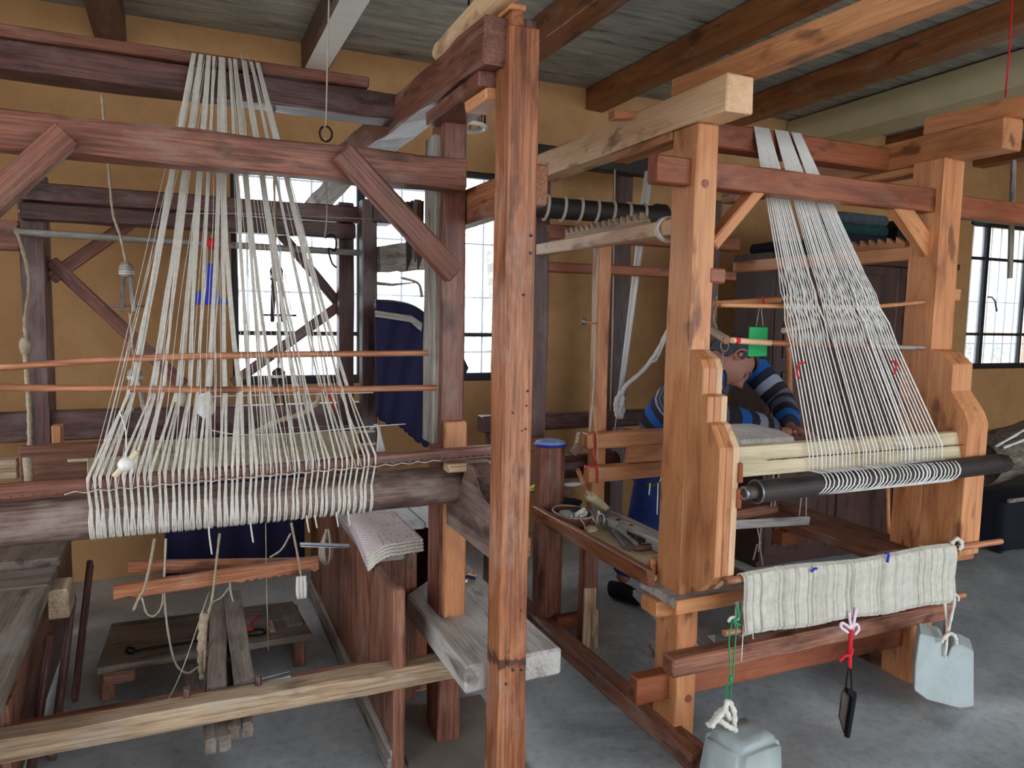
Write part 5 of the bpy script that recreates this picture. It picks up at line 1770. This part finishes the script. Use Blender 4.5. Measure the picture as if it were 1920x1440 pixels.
MAT['teal'] = plain('dark_teal_blanket', (22, 62, 66), .9, 0, .3, 20, .4, 120)
MAT['wine'] = plain('dark_wine_blanket', (62, 22, 28), .9, 0, .3, 20, .4, 120)
MAT['slate'] = plain('slate_grey_blanket', (74, 84, 92), .9, 0, .3, 20, .4, 120)
folded_blanket('folded dark teal and grey blanket on the left of the wardrobe top', 3.70, 4.08, wz + .12, 3, .065, ['navy2', 'teal', 'slate'])
folded_blanket('dark navy bundle at the bottom of the blanket pile on the wardrobe', 3.28, 4.4, wz + .042, 1, .075, 'navy2')
folded_blanket('dark wine-coloured blanket on the right of the wardrobe top', 4.22, 4.42, wz + .12, 3, .06, ['wine', 'navy2', 'dark'])
SB = thing('dark_sack', 'bulging black-green sack hanging off the wardrobe beside the right window', 'sack', (4.7, 3.5, 1.75))
blob('sack', SB, V((4.69, 3.57, 1.985)), (.10, .12, .085), 'navy2', 3, .25, 4)
prism('loose_flap', SB, [P(x, y, Y=3.4) for x, y in ((1828, 400), (1885, 405), (1862, 418), (1838, 424), (1826, 420))], (0, .02, 0), 'teal', .002)
# slat hanging from the front beam at far right, red cord from the ceiling
tag(beam('hanging_lath', None, P(1901, 300, Y=2.6), P(1893, 522, Y=2.6), .03, .018, 'grey', up=(0, 1, 0)), 'grey wooden slat hanging before the right-hand window', 'slat')
tag(tube('red_ribbon', None, [P(1899, -30, Y=1.9), P(1894, 80, Y=1.9), P(1885, 182, Y=1.9)], .0032, 'red_thread', 6), 'thin red cord hanging down at the top right corner', 'cord')
tag(tube('thin_post', None, [P(1478, 560, Y=3.3), P(1481, 780, Y=3.3)], .017, 'pine', 8), 'thin orange upright stick behind the weaver\'s head', 'stick')
tag(tube('steel_tube', None, [P(1664, 895, Y=3.3), P(1666, 1040, Y=3.3)], .014, 'pine', 8), 'thin upright stick before the wardrobe door', 'stick')
tag(roller('spool_rod', None, P(1468, 620, Y=2.7), P(1515, 610, Y=2.7), .014, 'cream', 12), 'short pale spool behind the left edge of the right warp', 'spool')

# bale of fibre and dark cloth at the right edge
bp_ = V((5.25, 3.25, 0))
BA = thing('fibre_bale', 'grey-brown bale of raw fibre at the right edge of the picture', 'bale', bp_)
MAT['fibre'] = wood('raw_fibre', (70, 60, 52), (122, 110, 98), (160, 150, 138), .9, None, 0, .9, 2.2, .1)
gv, gf = [], []
nu, nvv = 40, 22
for i in range(nu + 1):
    for j in range(nvv):
        a = 2 * math.pi * j / nvv
        t = i / nu
        rr2 = .20 * (1 - .5 * abs(t - .5) ** 2) * (1 + .10 * noise.noise(V((t * 4, math.cos(a) * 1.5, math.sin(a) * 1.5))) + .05 * noise.noise(V((t * 2, a * 6, 2))))
        gv.append(V((4.92 + t * .9, 3.3 + math.cos(a) * rr2, .565 + t * .16 + math.sin(a) * rr2 * .85)))
for i in range(nu):
    for j in range(nvv):
        j2 = (j + 1) % nvv
        gf.append((i * nvv + j, i * nvv + j2, (i + 1) * nvv + j2, (i + 1) * nvv + j))
gf += [tuple(range(nvv)), tuple(reversed(range(nu * nvv, nu * nvv + nvv)))]
mesh('fibre_roll', gv, gf, 'fibre', BA, True)
for (t0, y0) in ((.0, 3.12), (.03, 3.17)):
    rope('white_cord', BA, [V((4.91, y0, .70)), V((5.1, y0 - .03, .76 + t0)), V((5.4, y0, .85 + t0))], .009, 'yarnw', 5, 6, .25)
NS = thing('covered_stool', 'dark navy cloth-covered stool under the fibre bale', 'stool', (5.2, 3.25, 0))
mesh_pts = [(4.86, 3.05), (5.85, 3.0), (5.85, 3.6), (4.86, 3.6)]
cvv, cff = [], []
for j, z_ in enumerate((.03, .14, .25, .34, .375)):
    for k in range(40):
        t = k / 40 * 4
        e, f_k = int(t), t - int(t)
        a_, b_ = V(mesh_pts[e]), V(mesh_pts[(e + 1) % 4])
        p = a_.lerp(b_, f_k)
        q = V((5.355, 3.31))
        s_ = .94 if j == 4 else 1.0 + .03 * math.sin(k * 1.9) * (1 - z_ / .4)
        p = q + (p - q) * s_
        cvv.append(V((p.x, p.y, z_ + .012 * noise.noise(V((k * .6, j, 0))))))
for j in range(4):
    for k in range(40):
        k2 = (k + 1) % 40
        cff.append((j * 40 + k, j * 40 + k2, (j + 1) * 40 + k2, (j + 1) * 40 + k))
cff += [tuple(range(160, 200)), tuple(reversed(range(40)))]
mesh('cloth_cover', cvv, cff, 'navy2', NS, True)
tube('rim', NS, curve([V((4.86, 3.03, .37)), V((5.2, 2.99, .385)), V((5.85, 2.98, .38))], 6), .014, 'grey', 8)
for (x, y) in ((4.92, 3.1), (5.8, 3.08), (4.92, 3.55), (5.8, 3.55)):
    box('leg', NS, x - .02, x + .02, y - .02, y + .02, 0, .06, 'dark')

# ================================================================ the weaver
PE = thing('person', 'weaver in a blue, grey and navy striped sweater bending over the right loom', 'person', (2.07, 3.2, 0))


def skin_mesh(name, pts, edges, radii, root, sub=2):
    me = bpy.data.meshes.new(name + '_cage')
    me.from_pydata([tuple(p) for p in pts], edges, [])
    ob_ = bpy.data.objects.new(name + '_cage', me)
    COL.objects.link(ob_)
    md = ob_.modifiers.new('s', 'SKIN')
    md.use_smooth_shade = True
    me.skin_vertices[0].data[root].use_root = True
    for i, r_ in enumerate(radii):
        me.skin_vertices[0].data[i].radius = (r_, r_) if isinstance(r_, (int, float)) else r_
    sb_ = ob_.modifiers.new('d', 'SUBSURF')
    sb_.levels = sub
    dg = bpy.context.evaluated_depsgraph_get()
    out = bpy.data.meshes.new_from_object(ob_.evaluated_get(dg))
    bpy.data.objects.remove(ob_, do_unlink=True)
    bpy.data.meshes.remove(me)
    for p in out.polygons:
        p.use_smooth = True
    return out


hipC = P(1226, 842, Y=3.36)
chest = P(1292, 742, Y=3.16)
neck = P(1338, 692, Y=3.08)
shR, shL = P(1312, 720, Y=2.93), P(1384, 656, Y=3.26)
elR = P(1334, 786, Y=2.76)
wrR = P(1468, 812, Y=2.72)
elL = P(1466, 752, Y=3.02)
wrL = P(1482, 806, Y=2.80)
waist = hipC.lerp(chest, .45) + V((0, .02, .03))
hR, hL = hipC + V((-.03, -.08, -.03)), hipC + V((.04, .09, -.03))
knR, knL = P(1200, 985, Y=3.28), P(1216, 985, Y=3.5)
anR, anL = P(1164, 1100, Y=3.30), P(1200, 1085, Y=3.55)
anR.z = anL.z = .09
hd = P(1372, 677, Y=3.02)
B = [hipC, waist, chest, neck, hd.lerp(neck, .5), shR, elR, wrR, shL, elL, wrL, hR, knR, anR, hL, knL, anL]
E_ = [(0, 1), (1, 2), (2, 3), (3, 4), (2, 5), (5, 6), (6, 7), (2, 8), (8, 9), (9, 10), (0, 11), (11, 12), (12, 13), (0, 14), (14, 15), (15, 16)]
Rb = [.12, .115, .13, .06, .055, .062, .042, .028, .062, .042, .028, .085, .058, .04, .085, .058, .04]


# fingers: added to the same skeleton so that body and hands stay one surface
def hand(wi, wp, fwd, side, up, curl):
    base = len(B)
    palm = wp + fwd * .055
    B.append(palm)
    Rb.append((.034, .02))
    E_.append((wi, base))
    for k in range(4):
        s = side * (-.027 + .018 * k)
        ln_ = (.034, .040, .038, .030)[k]
        p1 = palm + fwd * .036 + s
        p2 = p1 + fwd * ln_ * .9 - up * ln_ * curl * .35
        p3 = p2 + fwd * ln_ * .45 - up * ln_ * (curl * .9)
        i = len(B)
        B.extend([p1, p2, p3])
        Rb.extend([.0095, .0085, .0065])
        E_.extend([(base, i), (i, i + 1), (i + 1, i + 2)])
    t1_ = wp + fwd * .04 - side * .032
    t2_ = t1_ + fwd * .028 - side * .02 - up * .012
    t3_ = t2_ + fwd * .026 - up * .010
    i = len(B)
    B.extend([t1_, t2_, t3_])
    Rb.extend([.012, .010, .0075])
    E_.extend([(base, i), (i, i + 1), (i + 1, i + 2)])


hand(7, wrR, V((.80, .45, .0)).normalized(), V((.45, -.8, .1)).normalized(), V((0, 0, 1)), 1.0)
hand(10, wrL, V((.35, -.9, -.1)).normalized(), V((-.9, -.35, .0)).normalized(), V((0, 0, 1)), 1.0)
MAT['skin'] = plain('skin', (176, 124, 108), .55, 0, .12, 14)
bme = skin_mesh('body', B, E_, Rb, 0)
bme.materials.append(MAT['skin'])
put('body', bme, PE, Matrix.Identity(4))


def sweater_mat():
    m, nt, b = newmat('striped_knit_sweater')
    L = nt.links.new
    at = N(nt, 'ShaderNodeAttribute', attribute_name='along')
    fr_ = N(nt, 'ShaderNodeMath', operation='FRACT')
    mu = N(nt, 'ShaderNodeMath', operation='MULTIPLY')
    mu.inputs[1].default_value = 1 / .40
    L(at.outputs['Fac'], mu.inputs[0])
    L(mu.outputs[0], fr_.inputs[0])
    navy, grey_, blue_, lt, blk = srgb(34, 38, 62), srgb(96, 100, 116), srgb(24, 96, 180), srgb(150, 158, 176), srgb(38, 34, 44)
    r = ramp(nt, [(0, navy), (.14, grey_), (.27, blk), (.42, blue_), (.56, navy), (.68, lt), (.80, blk), (.90, grey_)], 'CONSTANT')
    L(fr_.outputs[0], r.inputs[0])
    L(r.outputs[0], b.inputs['Base Color'])
    b.inputs['Roughness'].default_value = .9
    n = noise_tex(nt, mapping(nt, (1, 1, 1)), 180, 3)
    bp = N(nt, 'ShaderNodeBump')
    bp.inputs['Strength'].default_value = .4
    bp.inputs['Distance'].default_value = .003
    L(n.outputs[0], bp.inputs['Height'])
    L(bp.outputs[0], b.inputs['Normal'])
    return m


MAT['sweater'] = sweater_mat()
sw = [hipC.lerp(waist, .12), waist, chest, neck.lerp(chest, .25), shR, elR, wrR - (wrR - elR) * .06, shL, elL, wrL - (wrL - elL) * .06, shR.lerp(elR, .5) + V((0, -.01, 0)), shL.lerp(elL, .5)]
se = [(0, 1), (1, 2), (2, 3), (2, 4), (4, 10), (10, 5), (5, 6), (2, 7), (7, 11), (11, 8), (8, 9)]
sr = [.15, .155, .17, .10, .105, .10, .072, .10, .076, .058, .088, .086]
sme = skin_mesh('sweater', sw, se, sr, 0, 2)
# distance along the body or sleeve, for the knitted stripes
seglen = {}
base_d = {0: 0.0}
order = [(0, 1), (1, 2), (2, 3), (2, 4), (4, 10), (10, 5), (5, 6), (2, 7), (7, 11), (11, 8), (8, 9)]
for a, b in order:
    base_d[b] = base_d[a] + (sw[b] - sw[a]).length
att = sme.attributes.new('along', 'FLOAT', 'POINT')
for i, v in enumerate(sme.vertices):
    best = (9, 0)
    for a, b in order:
        ab = sw[b] - sw[a]
        t = max(-.15 if (a, b) == (0, 1) else 0, min(1.15 if b in (6, 9) else 1, (v.co - sw[a]).dot(ab) / ab.length_squared))
        d_ = (v.co - sw[a] - ab * t).length / (sr[a] * (1 - t) + sr[b] * t)
        if d_ < best[0]:
            best = (d_, base_d[a] + ab.length * t)
    att.data[i].value = best[1] + .012 * noise.noise(v.co * 9)
    v.co += V([.006 * noise.noise(v.co * 16 + V((k * 5, 0, 0))) for k in range(3)])
sme.materials.append(MAT['sweater'])
put('sweater', sme, PE, Matrix.Identity(4))
MAT['jeans'] = plain('blue_denim', (30, 62, 138), .85, 0, .35, 14, .4, 160)
je = [hipC + V((0, 0, .03)), hR, knR, anR + V((0, 0, .03)), hL, knL, anL + V((0, 0, .03))]
jme = skin_mesh('jeans', je, [(0, 1), (1, 2), (2, 3), (0, 4), (4, 5), (5, 6)], [.14, .108, .08, .068, .108, .08, .068], 0, 2)
jme.materials.append(MAT['jeans'])
for v in jme.vertices:
    v.co += V([.007 * noise.noise(v.co * 14 + V((k * 5, 0, 0))) for k in range(3)])
put('jeans', jme, PE, Matrix.Identity(4))
for an in (anR, anL):
    pts = [an + V((-.03, .06, -.045)), an + V((0, .02, -.035)), an + V((.02, -.06, -.045)), an + V((.04, -.14, -.058))]
    shm = skin_mesh('shoe', pts, [(0, 1), (1, 2), (2, 3)], [.04, .05, .046, .032], 1, 2)
    shm.materials.append(MAT['navy2'])
    for v in shm.vertices:
        v.co.z = max(v.co.z, .002)
    put('shoe', shm, PE, Matrix.Identity(4))

# head: crown to the right of the picture, face turned down
up_h = (P(1420, 648, Y=3.02) - P(1372, 676, Y=3.02)).normalized()
fw_h = (P(1400, 724, Y=2.97) - P(1372, 676, Y=3.02)).normalized()
fw_h = (fw_h - up_h * fw_h.dot(up_h)).normalized()
rt_h = fw_h.cross(up_h)
HM = Matrix((rt_h, fw_h, up_h)).transposed().to_4x4()
HM = HM @ Matrix.Scale(1.17, 4)
HM.translation = hd


def g2(x, y, sx, sy):
    return math.exp(-(x / sx) ** 2 - (y / sy) ** 2)


def head_pt(d):
    x, y, z = d
    p = V((x * .077, y * .098, z * .118))
    if z < 0:
        k = (-z) ** 1.3
        p.x *= 1 - .28 * k
        p.y += .012 * k if y > 0 else 0
        if y < 0:
            p.y *= 1 - .25 * k
    if y > 0:
        X_, Z_ = p.x, p.z
        p.y -= .006 * (1 - abs(x))
        p.y += .026 * g2(X_, Z_ + .028, .012, .020) + .012 * g2(X_, Z_ + .006, .009, .026)
        p.y += .009 * g2(X_, Z_ - .018, .05, .010)
        for s in (-1, 1):
            p.y -= .013 * g2(X_ - s * .031, Z_ - .001, .016, .011)
            p.y += .005 * g2(X_ - s * .040, Z_ + .028, .018, .016)
            p.y += .004 * g2(X_ - s * .031, Z_ + .001, .010, .006)
            p.y += .007 * g2(X_ - s * .012, Z_ + .038, .007, .007)
        p.y += .007 * g2(X_, Z_ + .058, .020, .005) + .007 * g2(X_, Z_ + .068, .018, .005) - .004 * g2(X_, Z_ + .063, .02, .0025)
        p.y += .012 * g2(X_, Z_ + .096, .022, .014)
    return p


def head_grid(nu, nv_, f=1.0):
    out = []
    for j in range(nv_ + 1):
        th = math.pi * j / nv_
        for i in range(nu):
            ph = 2 * math.pi * i / nu
            out.append(V((math.sin(th) * math.sin(ph), math.sin(th) * math.cos(ph), math.cos(th))))
    return out


nu, nv_ = 56, 44
dirs = head_grid(nu, nv_)
hv = [HM @ head_pt(d) for d in dirs]
hf = []
for j in range(nv_):
    for i in range(nu):
        i2 = (i + 1) % nu
        hf.append((j * nu + i, j * nu + i2, (j + 1) * nu + i2, (j + 1) * nu + i))
HD = mesh('head', hv, [tuple(reversed(q)) for q in hf], 'skin', PE, True)


def hairline(d):
    x, y, z = d
    if y > .35:
        lim = .52
    elif y > .0:
        lim = -.22 + .74 * (y / .35) ** 1.5
    elif y > -.3:
        lim = .02
    else:
        lim = -.5
    return z > lim


MAT['hair'] = plain('dark_greying_hair', (48, 50, 58), .6, 0, .0, 60, .8, 240, (92, 98, 108), (1, 1, 4))
off_ = []
keep = [hairline(d) for d in dirs]
hv2 = []
for d in dirs:
    p = head_pt(d)
    hv2.append(HM @ (p + V(d) * (.007 + .005 * noise.noise(V(d) * 9) + .004 * noise.noise(V(d) * 24))))
hf2 = [tuple(reversed(q)) for q in hf if all(keep[i] for i in q)]
used = sorted({i for q in hf2 for i in q})
mp = {v: i for i, v in enumerate(used)}
ho = mesh('hair', [hv2[i] for i in used], [tuple(mp[i] for i in q) for q in hf2], 'hair', PE, True)
sd_ = ho.modifiers.new('thick', 'SOLIDIFY')
sd_.thickness = .008
sd_.offset = -1
for s in (-1, 1):
    ev = []
    ang = [a / 14 * 5.2 + .6 for a in range(15)]
    rim = [HM @ V((s * (.078 + .010 * abs(math.sin(a * .5))), -.008 + math.cos(a) * .018 * 1.0 - .004, .0 + math.sin(a + .2) * .030)) for a in ang]
    v1 = sweep(rim, [.004 + .002 * math.sin(i / 14 * 3.14) for i in range(15)], 7)
    lobe = [HM @ V((s * .078, .0, -.028)), HM @ V((s * .082, -.004, -.036))]
    v2 = sweep(lobe, [.007, .005], 7)
    pan = [HM @ V((s * .074, -.018, .0)), HM @ V((s * .079, -.010, .0)), HM @ V((s * .076, .004, -.004))]
    v3 = sweep(pan, [.012, .016, .008], 8)
    a_, b_ = join([v1, v2, v3])
    mesh('ear', a_, b_, 'skin', HD, True)
    br = [HM @ (head_pt(V((s * x, math.sqrt(max(0, 1 - x * x - z * z)), z))) + V((0, .004, 0))) for x, z in ((.18, .15), (.34, .20), (.52, .19), (.66, .12))]
    tube('eyebrow', HD, curve(br, 3), [.004] * 3 + [.005] * 4 + [.003] * 3, 'hair', 6)
    ey = [HM @ (head_pt(V((s * x, math.sqrt(max(0, 1 - x * x - z * z)), z))) + V((0, .0025, 0))) for x, z in ((.24, -.01), (.36, -.035), (.48, -.035), (.58, .0))]
    tube('eyelid_line', HD, curve(ey, 3), .0022, 'dark', 5)
mo = [HM @ (head_pt(V((x, math.sqrt(max(0, 1 - x * x - z * z)), z))) + V((0, .0015, 0))) for x, z in ((-.3, -.55), (0, -.535), (.3, -.55))]
tube('mouth', HD, curve(mo, 4), .0026, plain('lip', (140, 82, 76), .5), 6)
